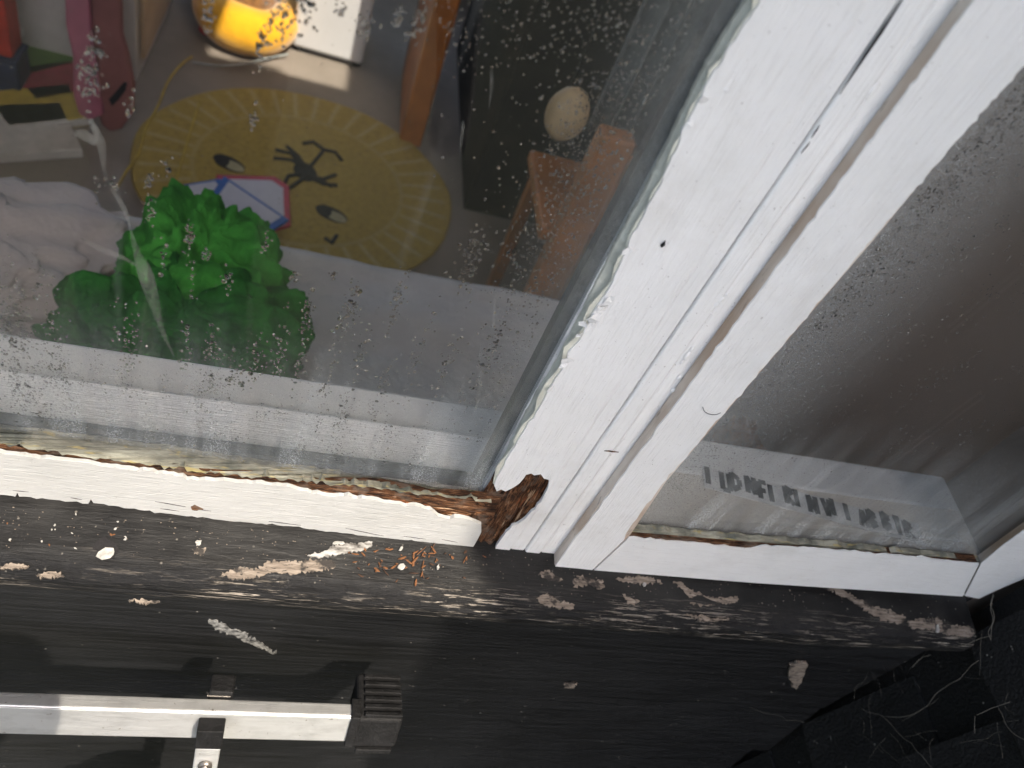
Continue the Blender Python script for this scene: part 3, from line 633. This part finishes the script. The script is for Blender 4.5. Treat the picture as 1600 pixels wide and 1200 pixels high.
# rug
rug = thing('rug', 'round mustard yellow rug with an animal face on the carpet', 'rug', (-.02, 1.585, FZ))
def m_rug():
    g = G('mustard_rug'); x, y, z = g.xyz()
    rad = g.math('SQRT', g.math('ADD', g.math('MULTIPLY', x, x), g.math('MULTIPLY', y, y)))
    ang = g.math('ARCTAN2', y, x); wob = g.math('MULTIPLY', g.noise(7, 2), .7)
    ray_ = g.math('POWER', g.math('ABSOLUTE', g.math('SINE', g.math('ADD', g.math('MULTIPLY', ang, 19.0), wob))), 14.0)
    inr = g.math('MULTIPLY', g.rng(rad, .285, .30), g.rng(rad, .43, .41)); ring = g.math('MULTIPLY', g.rng(rad, .278, .284), g.rng(rad, .296, .290))
    m = g.math('MULTIPLY', g.math('MAXIMUM', g.math('MULTIPLY', g.math('SUBTRACT', 1.0, ray_), 0.0), g.math('MAXIMUM', g.math('MULTIPLY', ray_, inr), g.math('MULTIPLY', ring, .5))), .42)
    c = g.mix(g.ramp(g.noise(60, 5, .7), [(.3, 0), (.7, 1)]), (.26, .175, .022), (.43, .305, .045))
    c = g.mix(m, c, (.52, .45, .25)); g.bsdf(c, .95, g.noise(300, 3), .003, 1, 0, .1, .3); return g.m
N = 96; V = [(.44 * math.cos(2 * math.pi * i / N), .44 * math.sin(2 * math.pi * i / N), z) for z in (.002, .014) for i in range(N)]
V = [(.44 * (1 + .006 * math.sin(9 * a)) * math.cos(a), .425 * (1 + .006 * math.sin(7 * a)) * math.sin(a), z) for z in (.002, .014) for a in [2 * math.pi * i / N for i in range(N)]]
F = [tuple(range(N)), tuple(range(2 * N - 1, N - 1, -1))] + [(i, (i + 1) % N, (i + 1) % N + N, i + N) for i in range(N)]
bevel(obj('pile', V, F, m_rug(), rug), .004)
RZ = FZ + .0155
CHAR = plain('charcoal_yarn', (.025, .025, .022), .95, .3, 100); CREAM = plain('cream_yarn', (.36, .33, .2), .95)
def ell(name, u, v, a, b, rot, mat, z=RZ):
    P = [(u + a * math.cos(t) * math.cos(rot) - b * math.sin(t) * math.sin(rot), v + a * math.cos(t) * math.sin(rot) + b * math.sin(t) * math.cos(rot)) for t in [2 * math.pi * i / 20 for i in range(20)]]
    return prism(name, [onZ(p[0], p[1], z) for p in P], (0, 0, -.002), mat, rug)
for (u, v) in ((358, 255), (518, 334)):
    ell('eye', u, v, 27, 10, .42, CHAR); ell('eye_white', u + 7, v + 4, 18, 6.5, .42, CREAM, RZ + .0012); ell('pupil', u - 11, v - 5, 12, 9, .42, CHAR, RZ + .0024)
ell('nose', 477, 268, 20, 13, .5, CHAR, RZ + .0012)
for p in [[(477, 262), (455, 250), (427, 247)], [(475, 262), (455, 240), (430, 234)], [(478, 262), (465, 243), (448, 229)], [(480, 275), (505, 280), (525, 273)], [(480, 275), (505, 288), (527, 290)], [(478, 275), (500, 280), (518, 292)],
          [(485, 260), (505, 236)], [(473, 224), (490, 222), (506, 234), (524, 238), (534, 251)], [(470, 272), (450, 275), (443, 290)], [(475, 278), (455, 292), (440, 300)], [(508, 372), (518, 380), (526, 368)]]:
    tube('stitching', [onZ(u, v, RZ + .001) for u, v in p], .0055, CHAR, rug, 6)
# picture cards
RED = plain('red_card', (.42, .02, .035), .5); BLUE = plain('blue_card', (.01, .09, .35), .5); GREYW = plain('pale_card', (.52, .51, .55), .5, .05)
def card(lbl, pts, rim, z, sh):
    t = thing('picture_card', lbl, 'card', tuple(onZ(*pts[0], z)))
    P = [onZ(u, v, z) for u, v in pts]; cc = sum(P, Vector()) / len(P)
    prism('rim', P, (0, 0, -.008), rim, t, .003); prism('panel', [cc + (p - cc) * sh + Vector((0, 0, .001)) for p in P], (0, 0, -.002), GREYW, t); return t
card('red rimmed card lying on the mustard rug under blue ones', [(338, 272), (430, 275), (452, 290), (455, 352), (400, 368), (330, 320)], RED, FZ + .03, .80)
card('blue rimmed card overlapping the red one beside the green blanket', [(350, 274), (452, 343), (425, 360), (318, 318)], BLUE, FZ + .05, .80)
card('blue rimmed card at the left half hidden by the green blanket', [(258, 292), (345, 278), (360, 298), (300, 330), (252, 318)], BLUE, FZ + .04, .78)
# pink panel, shelves, drawers
PINK = plain('pink_felt', (.42, .13, .19), .8, .15, 12, .001); PINKD = plain('dusty_pink_felt', (.27, .11, .10), .8, .15, 12, .001)
pk = thing('pink_toy', 'pink rounded toy panel with a dark slot standing by the shelves', 'toy', tuple(onZ(175, 207, FZ)))
yb_ = onZ(175, 207, FZ).y
P = [(98, -60), (102, 40), (113, 90), (114, 150), (122, 178), (140, 190), (160, 180), (150, 120), (142, 60), (135, -60)]
prism('panel', [onY(u, v, yb_ - .02) for u, v in P], (0, .025, 0), PINK, pk, .006)
P = [(136, -60), (142, 40), (150, 100), (148, 160), (158, 195), (172, 207), (190, 202), (206, 180), (209, 140), (200, 95), (190, 60), (186, -60)]
prism('panel', [onY(u, v, yb_ + .006) for u, v in P], (0, .03, 0), PINKD, pk, .006)
prism('slot', [onY(u, v, yb_ + .004) for u, v in [(170, 155), (175, 150), (194, 128), (199, 130), (196, 142), (186, 155), (175, 166)]], (0, .004, 0), DARK, pk)
bk = thing('bookshelf', 'white bookcase full of coloured books at the left', 'bookcase', (-1.0, 1.6, FZ))
SHW = plain('white_laminate', (.55, .54, .53), .45, .06)
bx0, bx1, by0, by1 = -1.24, -.80, 1.66, 2.6
box('side_panel', (bx0, by0, FZ), (bx1, by0 + .02, .6), SHW, bk, .002); box('side_panel', (bx0, by1, FZ), (bx1, by1 + .02, .6), SHW, bk, .002)
for z in (FZ + .06, FZ + .30, FZ + .56, FZ + .84, .58): box('shelf', (bx0, by0 + .021, z), (bx1, by1 - .001, z + .02), SHW, bk, .002)
r = random.Random(9); bc = [(.35, .03, .03), (.08, .16, .03), (.30, .04, .06), (.45, .33, .05), (.03, .06, .16), (.5, .49, .46), (.16, .05, .15), (.55, .5, .4), (.02, .03, .05)]
bm_ = [plain('book_cover', c, .5, .15) for c in bc]; nb = 0
names = ['red', 'olive green', 'crimson', 'yellow', 'navy', 'white', 'plum', 'cream', 'black']
for z, dy in ((FZ + .08, 0),):
    y = by0 + .03 + dy; i = 0
    while y < by1 - .12 and i < 9:
        w = r.uniform(.03, .07); h = r.uniform(.15, .20); q = i
        b = thing('book', '%s book upright on the %s shelf of the white bookcase' % (names[q], 'bottom' if z < FZ + .1 else 'second'), 'book', (bx1 - .1, y + w / 2, z), 'books in the bookcase')
        box('cover', (bx1 - .28, y, z + .001), (bx1 - r.uniform(.02, .08), y + w, z + h), bm_[q], b, .003); box('pages', (bx1 - .275, y + .004, z + .004), (bx1 - .1, y + w - .004, z + h + .001), SHW, b)
        y += w + .006; i += 1
rb = onZ(34, 158, FZ)
t = thing('navy_box', 'navy blue box on the carpet at the left edge', 'box', (rb.x - .1, rb.y, FZ)); box('body', (rb.x - .16, rb.y, FZ + .002), (rb.x, rb.y + .09, FZ + .10), plain('navy_card', (.02, .03, .08), .5), t, .005); box('lid', (rb.x - .162, rb.y - .002, FZ + .101), (rb.x + .002, rb.y + .092, FZ + .115), plain('navy_card_lid', (.022, .032, .085), .5), t, .003)
t = thing('red_box', 'bright red tall box standing on the navy one at the left edge', 'box', (rb.x - .1, rb.y, FZ + .116)); box('body', (rb.x - .155, rb.y + .005, FZ + .116), (rb.x - .01, rb.y + .085, -.25), plain('red_cardboard', (.5, .03, .015), .5), t, .005); box('lid', (rb.x - .157, rb.y + .003, -.249), (rb.x - .008, rb.y + .087, -.23), plain('red_cardboard_lid', (.46, .03, .02), .5), t, .004)
for i, (u, v, a, b, c, lb) in enumerate([(22, 205, .13, .10, 5, 'white book lying flat on the carpet at the left edge'), (62, 168, .10, .075, 3, 'yellow book lying flat on the carpet near the bookcase'), (88, 128, .09, .07, 2, 'crimson book lying flat nearest the pink toy'), (60, 90, .11, .07, 1, 'olive green book lying flat behind the crimson one')]):
    q = onZ(u, v, FZ + .02); t = thing('book', lb, 'book', (q.x, q.y, FZ)); t.rotation_euler = (0, 0, .5 + i * .13)
    box('cover', (q.x - a, q.y - b, FZ + .002), (q.x + a, q.y + b, FZ + .03), bm_[c], t, .003); box('pages', (q.x - a + .006, q.y - b - .001, FZ + .006), (q.x + a + .001, q.y + b - .006, FZ + .026), SHW, t)
du = thing('drawer_unit', 'pale birch drawer unit behind the pink toy', 'drawers', tuple(onZ(250, 70, FZ)))
d0 = onZ(213, 130, FZ)
box('carcass', (d0.x - .30, d0.y + .01, FZ), (d0.x, d0.y + .55, -.2), SHW, du, .003)
BIRCH = plain('birch_front', (.50, .38, .26), .5, .12, 14)
for i in range(3):
    o = box('drawer_front', (d0.x + .001, d0.y + .05, FZ + .05 + i * .2), (d0.x + .014, d0.y + .52, FZ + .235 + i * .2), BIRCH, du, .003)
    box('knob', (d0.x + .014, d0.y + .27, FZ + .13 + i * .2), (d0.x + .03, d0.y + .29, FZ + .15 + i * .2), SHW, o, .003)
# yellow plush, red ball, white appliance
YEL = plain('yellow_plush', (.80, .40, .012), .85, .12, 20, .002, 0, .2, .5); FUZZ = plain('tan_fuzzy_plush', (.36, .16, .035), .95, .5, 60, .01, 0, .1, .6)
ply = thing('plush_toy', 'bright yellow crescent plush toy with fuzzy tan top on the carpet', 'toy', tuple(onZ(385, 50, FZ)))
pts = [onZ(u, v, FZ + .075) for u, v in [(322, -40), (328, 0), (345, 28), (375, 45), (410, 52), (440, 40), (455, 10)]]
tube('body', spline(pts, 5), [.04 + .035 * math.sin(math.pi * i / 30) for i in range(31)], YEL, ply, 14)
o = heap('fuzz', (0, 0, 0), .15, .16, .17, FUZZ, 2.0, .6, 60, 30); o.parent = ply; o.location = onZ(390, -20, FZ + .05) - ply.location
b0 = onZ(322, 45, FZ + .02)
def ballmesh(name, c, rad, mat, parent=None, sq=(1, 1, 1)):
    bm = bmesh.new(); bmesh.ops.create_icosphere(bm, subdivisions=3, radius=rad)
    for v in bm.verts: v.co = Vector((v.co.x * sq[0], v.co.y * sq[1], v.co.z * sq[2])) * (1 + .05 * noise.noise(v.co * 3 / rad))
    me = bpy.data.meshes.new(name); bm.to_mesh(me); bm.free(); me.materials.append(mat); me.polygons.foreach_set('use_smooth', [True] * len(me.polygons))
    o = link(bpy.data.objects.new(name, me), parent); o.location = Vector(c) - off(parent); return o
t = thing('red_bobble', 'small shiny red bobble beside the yellow plush toy', 'toy', (b0.x, b0.y, FZ)); ballmesh('ball', (b0.x, b0.y, FZ + .022), .022, plain('red_plastic', (.5, .01, .02), .25), t); tube('stem', [(b0.x, b0.y, FZ + .04), (b0.x + .01, b0.y + .01, FZ + .055)], .004, DARK, t)
ap = thing('white_appliance', 'white boxy appliance on black feet on the carpet', 'appliance', tuple(onZ(510, 90, FZ)))
p0, p1 = onZ(455, 72, FZ + .02), onZ(565, 103, FZ + .02); ux = (p1 - p0); un = Vector((-ux.y, ux.x, 0)).normalized()
prism('body', [p0, p1, p1 + un * .30, p0 + un * .30], (0, 0, .55), plain('white_enamel', (.62, .63, .65), .3, .04, 10, .0002), ap, .012)
for p in (p0 + ux * .08, p1 - ux * .08): tube('foot', [p + un * .03 - Vector((0, 0, .019)), p + un * .03 + Vector((0, 0, .004))], .016, RUBBER, ap, 12)
WOOD = plain('orange_pine', (.42, .145, .03), .4, .35, 8, .0008)
tag(bevel(obj('wooden_post', *(lambda a, b: boxdata((a.x - .035, a.y, FZ), (a.x + .035, a.y + .45, .7)))(onZ(640, 228, FZ), 0), WOOD), .008), 'orange pine plank standing upright behind the rug', 'plank')
dk = thing('dark_wardrobe', 'nearly black wardrobe between the pine plank and the window post', 'wardrobe', (.62, 1.9, FZ)); DKW = plain('dark_brown_wood', (.008, .007, .0065), .8, .3, 8, .0008, 0, .1)
box('carcass', (.46, 1.62, FZ), (.79, 2.6, .9), DKW, dk, .004)
for i in (0, 1): o = box('door', (.463 + i * .163, 1.602, FZ + .04), (.622 + i * .163, 1.619, .88), DKW, dk, .003); box('handle', (.60 + i * .03, 1.59, -.2), (.61 + i * .03, 1.6015, -.05), STEEL, o)
ch = thing('pine_chair', 'orange pine chair with a round cream knob near the window post', 'chair', (.72, 1.1, FZ))
CREAMB = plain('cream_knob', (.55, .38, .20), .5, .1, 20)
q0 = onY(850, 430, .95); q1 = onY(885, 185, .95)
for i, (a, b, w) in enumerate([((862, 440), (876, 195), .036), ((925, 420), (938, 250), .026)]):
    A_, B_ = onY(*a, .95), onY(*b, .95); box('post', (A_.x - w, .95, FZ), (A_.x + w, 1.0, B_.z), WOOD, ch, .008)
box('backrest', (q0.x + .02, .965, onY(900, 330, .95).z - .06), (q0.x + .22, .985, onY(900, 330, .95).z + .07), WOOD, ch, .006); box('seat', (q0.x - .03, 1.0, -.43), (q0.x + .25, 1.3, -.40), WOOD, ch, .006)
for x in (q0.x - .01, q0.x + .2): box('leg', (x, 1.26, FZ), (x + .03, 1.29, -.431), WOOD, ch, .004)
ballmesh('knob', onY(888, 188, .95) + Vector((0, .02, 0)), .040, CREAMB, ch, (1, .8, 1.35))
def m_cloth():
    g = G('purple_patterned_cloth'); v = g.voro(16, None, 'F1', 1)
    c = g.mix(.55, (.14, .10, .20), v); g.bsdf(g.mix(.72, c, (.10, .085, .13)), .9, g.noise(60, 4), .002); return g.m
cq = onZ(945, 300, -.28)
tb = crumple('soft_toy', (.745, .40, -.348), .035, .04, .09, plain('orange_brown_plush', (.22, .085, .03), .95, .4, 40, .002), 2.2, 'small orange brown soft toy on the bed behind the casement glass'); tb['category'] = 'toy'
cl = heap('bundle_of_clothes', (cq.x, min(cq.y, .60), -.345), .075, .10, .13, m_cloth(), 4.0, 1.2); tag(cl, 'purple patterned bundle of clothes behind the beaded glass by the post', 'clothes')
def curtain(u, v): return (.60 + .19 * u, 1.28 + .035 * math.sin(u * 26) + .01 * fbm(u * 9, v * 2, 1, 2), FZ + .55 + 1.45 * v)
cur = grid('curtain', curtain, 120, 12, plain('grey_green_curtain', (.16, .175, .17), .9, .12, 20, .002)); tag(cur, 'grey green curtain hanging behind the beaded glass at the top', 'curtain'); m_ = cur.modifiers.new('thick', 'SOLIDIFY'); m_.thickness = .004
CORD = plain('yellow_cord', (.50, .36, .05), .6); GCORD = plain('grey_cord', (.34, .38, .38), .6)
for pts, mt, lb in [([(300, 88), (282, 102), (262, 128), (247, 165), (228, 200), (218, 235), (196, 270), (184, 292)], CORD, 'yellow cord winding down the left side of the rug'), ([(312, 160), (302, 190), (292, 225), (280, 265), (272, 292)], CORD, 'short yellow cord lying across the rug'), ([(300, 97), (340, 102), (380, 100), (420, 90), (450, 85)], GCORD, 'pale grey cable on the carpet above the rug')]:
    tag(tube('cord', spline([onZ(u, v, FZ + .018) for u, v in pts], 6), .0032, mt, None, 7), lb, 'cord')

# ------------------------------------------------------------------ ladder stand-off bar
TO = Vector((0, -.94, .342)).normalized(); TT = Vector((0, .342, .94)).normalized()
ld = thing('ladder', 'aluminium ladder bar with a ribbed black rubber foot against the wall', 'ladder', (0, -.4, -1.2))
e0 = onY(0, 1103, -.105); e1 = onY(556, 1120, -.105); ex = (e1 - e0).normalized()
a_, b_ = .0365, .015
def barbox(name, x0, x1, o0, o1, t0, t1, mat, bev=.002, parent=ld):
    """box along the bar: x along it, o outwards from its front face, t up from its front arris"""
    s = e0.x; P = []
    for t in (t0, t1):
        for (x, o) in ((x0, o0), (x1, o0), (x1, o1), (x0, o1)): P.append(e0 + ex * ((x - s) / ex.x) + TO * o + TT * t)
    d = Vector((0, 0, 0))
    q = parent
    while q is not None: d += Vector(q.location); q = q.parent
    o = obj(name, [p - d for p in P], [(0, 3, 2, 1), (4, 5, 6, 7), (0, 1, 5, 4), (1, 2, 6, 5), (2, 3, 7, 6), (3, 0, 4, 7)], mat, parent); return bevel(o, bev, 3) if bev else o
xe = e1.x
barbox('cross_bar', -.75, xe, -b_, 0, -a_, 0, ALU, .0025)
barbox('bar_ridge', -.75, xe - .001, 0.0002, .0012, -.004, -.0005, ALU, .0004)
ft = barbox('rubber_foot', xe + .001, xe + .044, -.050, .0035, -.040, .0015, RUBBER, .004)
barbox('foot_collar', xe - .004, xe + .004, -b_ - .003, .004, -.039, .003, RUBBER, .001)
for i in range(6): barbox('rib', xe + .008, xe + .043, -.046 + i * .0085, -.0415 + i * .0085, .0012, .0042, RUBBER, .0008, ft)
barbox('foot_lip', xe + .006, xe + .040, .0036, .008, -.042, -.036, RUBBER, .001)
sx = onY(333, 1120, -.105).x
barbox('stile', sx - .0105, sx + .0105, .001, .014, -2.2, -.030, ALU, .0015)
barbox('stile_cap', sx - .0112, sx + .0112, .0005, .0150, -.0300, -.006, RUBBER, .0012)
barbox('clamp_tab', sx - .007, sx + .014, -.036, -b_ - .001, -.020, .007, RUBBER, .002)
barbox('clamp_lip', sx - .008, sx + .012, -b_ - .004, -b_ - .0005, .0008, .002, STEEL, .0003)
bo = e0 + ex * ((sx - e0.x) / ex.x) + TO * .0142 - TT * .052
tube('bolt', [bo, bo + TO * .003], .006, STEEL, ld, 14); tube('bolt', [bo + TO * .003, bo + TO * .0045], .0035, STEEL, ld, 10)
barbox('stile', -.45, -.429, .001, .014, -2.2, .05, ALU, .0015)
for i in range(7): barbox('rung', -.4285, sx - .0108, .002, .013, -.36 - i * .28, -.335 - i * .28, ALU, .002)

# ------------------------------------------------------------------ the person's knee below the bar
kn = Vector((-.072, -.095, -.455))
me = bpy.data.meshes.new('person')
J = [(-.19, -.74, -.15, .13), (-.18, -.82, .05, .13), (-.16, -.88, .28, .15), (-.12, -.86, .47, .06), (-.10, -.83, .60, .09), (-.09, -.82, .69, .08),
     (-.10, -.45, kn.z + .09, .072), (kn.x, kn.y - .09, kn.z + .02, .058), (kn.x, kn.y - .01, kn.z - .005, .050), (kn.x, kn.y - .03, kn.z - .09, .047), (kn.x, -.25, kn.z - .28, .045), (kn.x, -.36, kn.z - .46, .036), (kn.x, -.40, kn.z - .53, .034), (kn.x, -.30, kn.z - .545, .035),
     (-.30, -.72, -.45, .07), (-.30, -.68, -.64, .055), (-.30, -.70, -.96, .04), (-.30, -.58, -1.0, .038),
     (.03, -.86, .38, .065), (.16, -.90, .16, .045), (.20, -.78, -.05, .032), (.20, -.72, -.12, .036),
     (-.34, -.83, .36, .065), (-.20, -.58, .10, .065), (-.018, -.43, .35, .060), (-.012, -.41, .445, .045)]
E_ = [(0, 1), (1, 2), (2, 3), (3, 4), (4, 5), (0, 6), (6, 7), (7, 8), (8, 9), (9, 10), (10, 11), (11, 12), (12, 13), (0, 14), (14, 15), (15, 16), (16, 17), (2, 18), (18, 19), (19, 20), (20, 21), (2, 22), (22, 23), (23, 24), (24, 25)]
me.from_pydata([j[:3] for j in J], E_, [])
pe = link(bpy.data.objects.new('person', me)); pe.modifiers.new('skin', 'SKIN'); sd = pe.modifiers.new('sub', 'SUBSURF'); sd.levels = sd.render_levels = 2
for i, j in enumerate(J): me.skin_vertices[0].data[i].radius = (j[3], j[3])
me.skin_vertices[0].data[0].use_root = True; me.materials.append(DENIM)
tag(pe, 'person in dark clothing, only a knee showing below the aluminium bar', 'person')

# ------------------------------------------------------------------ loose debris on the sill
r = random.Random(21)
def chipobj(name, u, v, lx, ly, h, rot, mat, lbl, cat, grp, up=0.0):
    c = onS(u, v, .0004 + up); X = Vector((math.cos(rot), math.sin(rot), 0)); X = (X - SNV * X.dot(SNV)).normalized(); Yv = SNV.cross(X)
    n = 9; P = [(math.cos(2 * math.pi * i / n) * r.uniform(.6, 1.15), math.sin(2 * math.pi * i / n) * r.uniform(.55, 1.2)) for i in range(n)]
    q = [X * a * lx + Yv * b * ly + SNV * (h * .9 * (a * a) * r.uniform(.2, 1)) for a, b in P]
    V = q + [p + SNV * h for p in q] + [SNV * h * 1.1]
    o = obj(name, V, [tuple(range(n))] + [(n + i, n + (i + 1) % n, 2 * n) for i in range(n)] + [(i, (i + 1) % n, (i + 1) % n + n, i + n) for i in range(n)], mat); o.location = c
    return tag(o, lbl, cat, grp)
chipobj('paint_chip', 166, 867, .0085, .0055, .0008, .5, CHIPW, 'largest cream paint chip lying in a knot hole of the black sill', 'paint chip', 'paint chips on the sill')
tag(prism('knot', [onS(u, v, .0003) for u, v in jag([(150, 845), (165, 838), (180, 848), (186, 862), (178, 872), (160, 868), (145, 858)], 4, 1, 77, True)], -SNV * .003, DARK, sill), '', '')
k_ = bpy.data.objects['knot']; del k_['label']; del k_['category']
for u, v, a, b, rot, lb in [(626, 886, .0040, .0028, .6, 'chunky white paint chip among the orange splinters'), (626, 858, .0028, .0014, 1.0, 'white paint chip lying just under the rail by the splinters'), (684, 887, .0024, .0012, 1.4, 'upright white paint chip at the right of the splinters'), (310, 849, .0030, .0022, .2, 'small white paint chip alone on the left half of the sill'), (1464, 984, .0060, .0022, 1.2, 'white oblong paint chip on the bare wood at the right end of sill'), (527, 850, .0060, .0022, .1, 'white paint chip on top of the peeling white strip'), (1006, 914, .0022, .0018, .3, 'white paint chip below the left corner of casement')]:
    chipobj('paint_chip', u, v, a, b, .0016, rot, CHIPW, lb, 'paint chip', 'paint chips on the sill')
for i in range(64):
    u, v = r.gauss(640, 46), r.uniform(856, 902) + r.gauss(0, 5) 
    chipobj('wood_splinter', u, v, r.uniform(.001, .0055) * r.uniform(.4, 1.2), r.uniform(.0003, .0011), r.uniform(.0004, .001), r.uniform(-1.2, 1.6), r.choice([SPLIN, SPLIN, SPLIN2]), 'small orange brown wood splinter in the scatter below the rotten corner', 'splinter', 'splinters below the rotten corner', r.uniform(0, .001))
for i in range(16):
    u = r.uniform(5, 200); v = 790 + u * .11 + r.uniform(0, 55)
    chipobj('paint_chip', u, v, r.uniform(.0006, .0015), r.uniform(.0005, .0011), .0005, r.uniform(0, 3), r.choice([CHIPW, CHIPW, SPLIN]), 'tiny crumb of paint or wood at the left end of the black sill', 'crumb', 'crumbs at the left of the sill')
V, F = [], []
for i in range(420):
    u = r.uniform(-20, 1540); v = 782 + u * .1 - max(0, u - 850) * .045 + abs(r.gauss(0, 38)) + 4
    if not onS(u, v).y > -.046: continue
    c = onS(u, v, .0003); s = r.uniform(.0002, .0006); k = len(V)
    V += [c + Vector((s * r.uniform(.6, 2.2), 0, 0)), c + Vector((0, s, 0)), c - Vector((s * r.uniform(.6, 2), 0, 0)), c - Vector((0, s, 0)), c + SNV * s]; F += [(k, k + 1, k + 4), (k + 1, k + 2, k + 4), (k + 2, k + 3, k + 4), (k + 3, k, k + 4), (k + 3, k + 2, k + 1, k)]
o = obj('sill_grit', V, F, BARE); o['kind'] = 'stuff'; tag(o, 'fine pale grit scattered along the black window sill', 'grit')

# marks on the boards below
def onB(u, v): return onY(u, v, -.0246)
mark = [(325, 970), (335, 969), (350, 975), (365, 984), (385, 990), (400, 1001), (418, 1011), (432, 1021), (425, 1022), (405, 1012), (385, 1003), (370, 996), (350, 988), (332, 980)]
prism('paint_smear', [onB(u, v) for u, v in jag(mark, 2.5, 1.8, 61, True)], (0, .0015, 0), SMEAR, wb)
t = tag(prism('cocoon', [onB(u, v) for u, v in jag([(1232, 1034), (1245, 1030), (1260, 1032), (1257, 1045), (1252, 1062), (1244, 1073), (1235, 1068), (1231, 1050)], 4, 1, 62, True)], (0, -.004, 0), BARE, None, .0015), 'dry tan cocoon stuck on the black board below the casement', 'cocoon')
tag(prism('mud_spot', [onB(u, v) for u, v in jag([(880, 1068), (892, 1064), (902, 1067), (896, 1074), (882, 1074)], 3, .7, 63, True)], (0, -.0015, 0), BARE, None, .0005), 'small tan spot of dried mud on the black board', 'spot')
# cobwebs in the right corner
WEB = plain('dusty_cobweb', (.20, .18, .15), .9)
cb = thing('cobweb', 'dusty cobweb strands across the dark corner at lower right', 'cobweb', (.70, -.05, -.2))
def onT(u, v, x=.755): return onX(u, v, x)
rw = random.Random(31)
web = [[(1345, 1105), (1380, 1120), (1395, 1135), (1440, 1180), (1465, 1205)], [(1385, 1120), (1420, 1120), (1450, 1100), (1465, 1085), (1500, 1060), (1530, 1030)], [(1550, 930), (1551, 960), (1548, 1000)], [(1552, 928), (1549, 965), (1550, 998)], [(1546, 995), (1520, 1002), (1500, 1012)], [(1170, 1105), (1230, 1125), (1255, 1130)], [(1525, 1118), (1560, 1105), (1578, 1097)], [(1524, 1118), (1524, 1145)], [(1560, 1105), (1580, 1140), (1600, 1155)], [(1425, 1040), (1440, 1028), (1452, 1022)]]
for _ in range(26):
    u, v = rw.uniform(1330, 1590), rw.uniform(1010, 1190); a = rw.uniform(0, 6.28); l = rw.uniform(15, 70)
    web.append([(u, v), (u + l * .5 * math.cos(a) + rw.gauss(0, 5), v + l * .5 * math.sin(a) + rw.gauss(0, 5)), (u + l * math.cos(a), v + l * math.sin(a))])
for i, pts in enumerate(web):
    w = (.00022 if i < 10 else .00009)
    pts = [(u + rw.gauss(0, 1.2), v + rw.gauss(0, 1.2)) for u, v in jag(pts, 12, 1.2, i)]
    tube('strand', spline([onT(u, v, .74 if u > 1300 else .66) for u, v in pts], 5), w, WEB, cb, 5)

# reflections in the big pane, modelled as pale streaks and wispy ribbons
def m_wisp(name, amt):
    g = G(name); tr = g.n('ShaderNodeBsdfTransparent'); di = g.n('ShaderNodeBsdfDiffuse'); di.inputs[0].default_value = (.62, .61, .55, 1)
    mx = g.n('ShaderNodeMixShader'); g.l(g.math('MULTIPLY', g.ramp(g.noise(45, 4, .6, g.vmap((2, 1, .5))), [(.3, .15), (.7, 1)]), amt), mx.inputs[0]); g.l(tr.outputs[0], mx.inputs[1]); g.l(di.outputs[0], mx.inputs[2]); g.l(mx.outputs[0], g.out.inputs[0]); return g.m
WISP = m_wisp('wisp_reflection', .15); REFL = m_wisp('reflection_line', .10)
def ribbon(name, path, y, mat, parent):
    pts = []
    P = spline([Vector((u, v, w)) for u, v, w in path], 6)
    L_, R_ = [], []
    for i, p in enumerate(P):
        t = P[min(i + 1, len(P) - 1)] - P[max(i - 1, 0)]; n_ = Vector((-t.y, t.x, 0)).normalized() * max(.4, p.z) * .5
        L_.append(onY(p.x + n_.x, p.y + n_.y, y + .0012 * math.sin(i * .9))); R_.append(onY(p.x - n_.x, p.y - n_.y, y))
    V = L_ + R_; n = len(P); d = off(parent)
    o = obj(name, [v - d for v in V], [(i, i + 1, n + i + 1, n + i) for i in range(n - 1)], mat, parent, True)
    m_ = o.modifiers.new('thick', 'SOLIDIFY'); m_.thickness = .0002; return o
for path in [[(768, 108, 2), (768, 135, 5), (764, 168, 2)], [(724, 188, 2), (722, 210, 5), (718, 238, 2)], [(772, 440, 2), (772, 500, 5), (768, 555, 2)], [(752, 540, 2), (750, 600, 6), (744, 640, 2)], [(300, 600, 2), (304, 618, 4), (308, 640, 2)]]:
    ribbon('reflection_streak', path, .0108, REFL, fw)
wt = thing('wisp_reflection', 'pale wispy reflection in the large pane at left, modelled as ribbons', 'cobweb', (-.1, .03, .1))
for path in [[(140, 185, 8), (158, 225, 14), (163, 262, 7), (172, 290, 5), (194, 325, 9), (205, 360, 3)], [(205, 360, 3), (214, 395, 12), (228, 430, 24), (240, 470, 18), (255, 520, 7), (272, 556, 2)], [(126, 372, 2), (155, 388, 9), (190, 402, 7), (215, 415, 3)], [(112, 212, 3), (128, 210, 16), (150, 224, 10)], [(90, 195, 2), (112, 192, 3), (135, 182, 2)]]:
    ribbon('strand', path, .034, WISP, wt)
rd = random.Random(44)
for (u, v) in [(1128, 468), (1120, 476), (1136, 460), (1112, 490), (1082, 545), (1074, 556), (1066, 566), (1062, 590), (1140, 132), (1136, 140), (1100, 505), (1052, 610), (1365, 140), (1358, 150)]:
    c = onY(u, v, -.0004); ballmesh('paint_drip', c, .0016 * rd.uniform(.7, 1.3), WHITE_Z, fw, (1.0, .45, rd.uniform(1, 2.6)))
